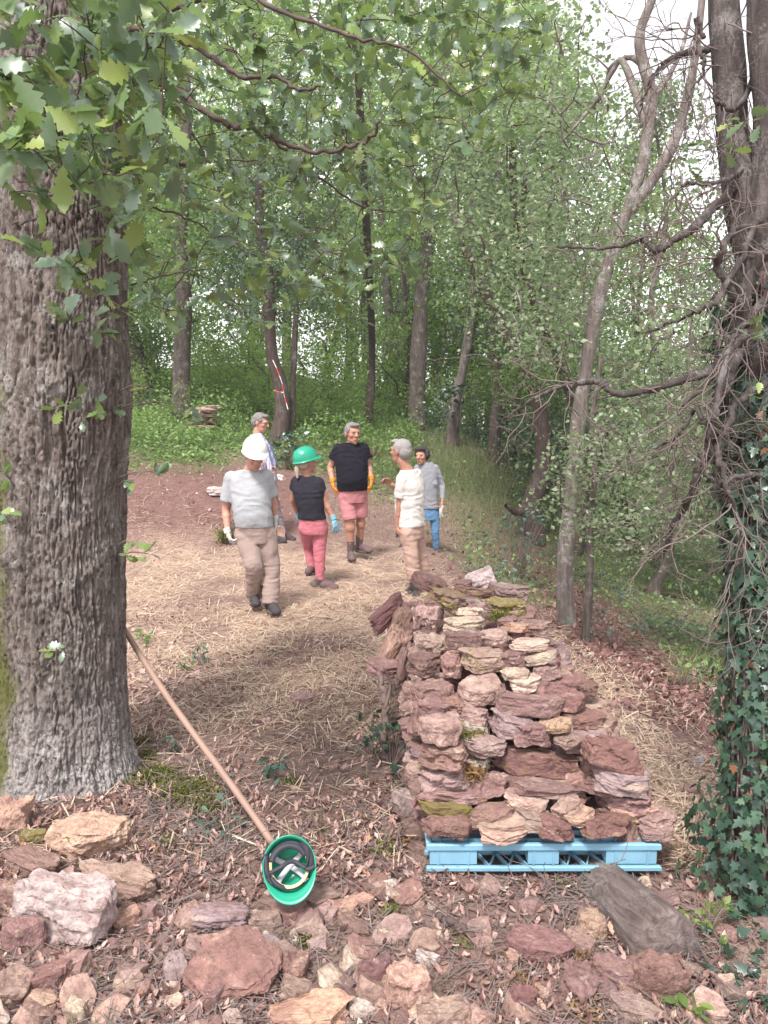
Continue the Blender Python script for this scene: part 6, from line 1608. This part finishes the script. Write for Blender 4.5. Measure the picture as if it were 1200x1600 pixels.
link('headband', inplace(band([el(a, .082, .098, .012 + .012 * math.sin(a * 2)) for a in np.linspace(0, 2 * math.pi, 25)], .017, .003, lambda p: np.array([p[0] * 3, p[1] * 3, 1.]), 80)).mesh('headband', M['strap_black']), e)
link('sweatband', inplace(band([el(a, .078, .094, .006) for a in np.linspace(-.35, math.pi + .35, 16)], .013, .005, zn, 60)).mesh('sweatband', M['sweatband']), e)
link('nape_band', inplace(band([el(a, .074, .086, -.002) for a in np.linspace(math.pi + .35, 2 * math.pi - .35, 12)], .026, .005, zn, 40)).mesh('nape_band', M['strap_black']), e)
for sgn in (-1, 1):
    link('cradle_strap', inplace(band([(-.076 * sgn, -.052, .018), (-.045 * sgn, -.03, .052), (0, 0, .066 + .003 * sgn), (.04 * sgn, .035, .052), (.062 * sgn, .068, .018)], .021, .002, zn, 40)).mesh('cradle_strap', M['strap_grey']), e)
link('chin_strap', inplace(band([(-.095, .020, -.012), (-.104, .022, .0), (-.08, .015, -.006), (-.03, .0, -.012), (.0, -.012, -.004), (.025, -.008, .0), (.05, .012, -.008), (.075, .03, -.010), (.105, .022, -.008), (.108, .02, .01)], .018, .003, zn, 60)).mesh('chin_strap', M['strap_black']), e)
link('chin_strap', inplace(band([(-.085, -.06, .0), (-.112, -.035, -.012), (-.118, .01, -.004), (-.108, .05, .01), (-.10, .065, .04)], .018, .003, rad_, 40)).mesh('chin_strap', M['strap_black']), e)
link('harness_web', inplace(band([(-.088, -.075, -.004), (-.092, -.03, -.008), (-.092, .03, -.006), (-.078, .06, 0)], .020, .003, zn, 30)).mesh('harness_web', M['strap_black']), e)
link('harness_web', inplace(band([(.07, -.08, -.004), (.084, -.04, -.008), (.088, .0, -.006), (.078, .03, .0)], .034, .003, zn, 30)).mesh('harness_web', M['strap_black']), e)
link('chin_strap', inplace(band([(.06, -.085, .0), (.082, -.055, -.010), (.082, -.02, -.008), (.070, .012, -.006), (.05, .02, .0)], .022, .004, rad_, 30)).mesh('chin_strap', M['strap_black']), e)

# ------------------------------------------------------------------ the slightly misty woodland air
m = D.materials.new('air'); m.use_nodes = True; nt = m.node_tree; nt.nodes.clear()
vo = nt.nodes.new('ShaderNodeVolumePrincipled'); vo.inputs['Color'].default_value = (.95, .97, .96, 1); vo.inputs['Density'].default_value = .0018; vo.inputs['Anisotropy'].default_value = .2
ou = nt.nodes.new('ShaderNodeOutputMaterial'); nt.links.new(vo.outputs[0], ou.inputs['Volume'])
mb = MB(); boxv(mb, (-430, -90, -30), (430, 640, 24)); hz = link('haze', mb.mesh('haze', m, False)); hz['kind'] = 'stuff'
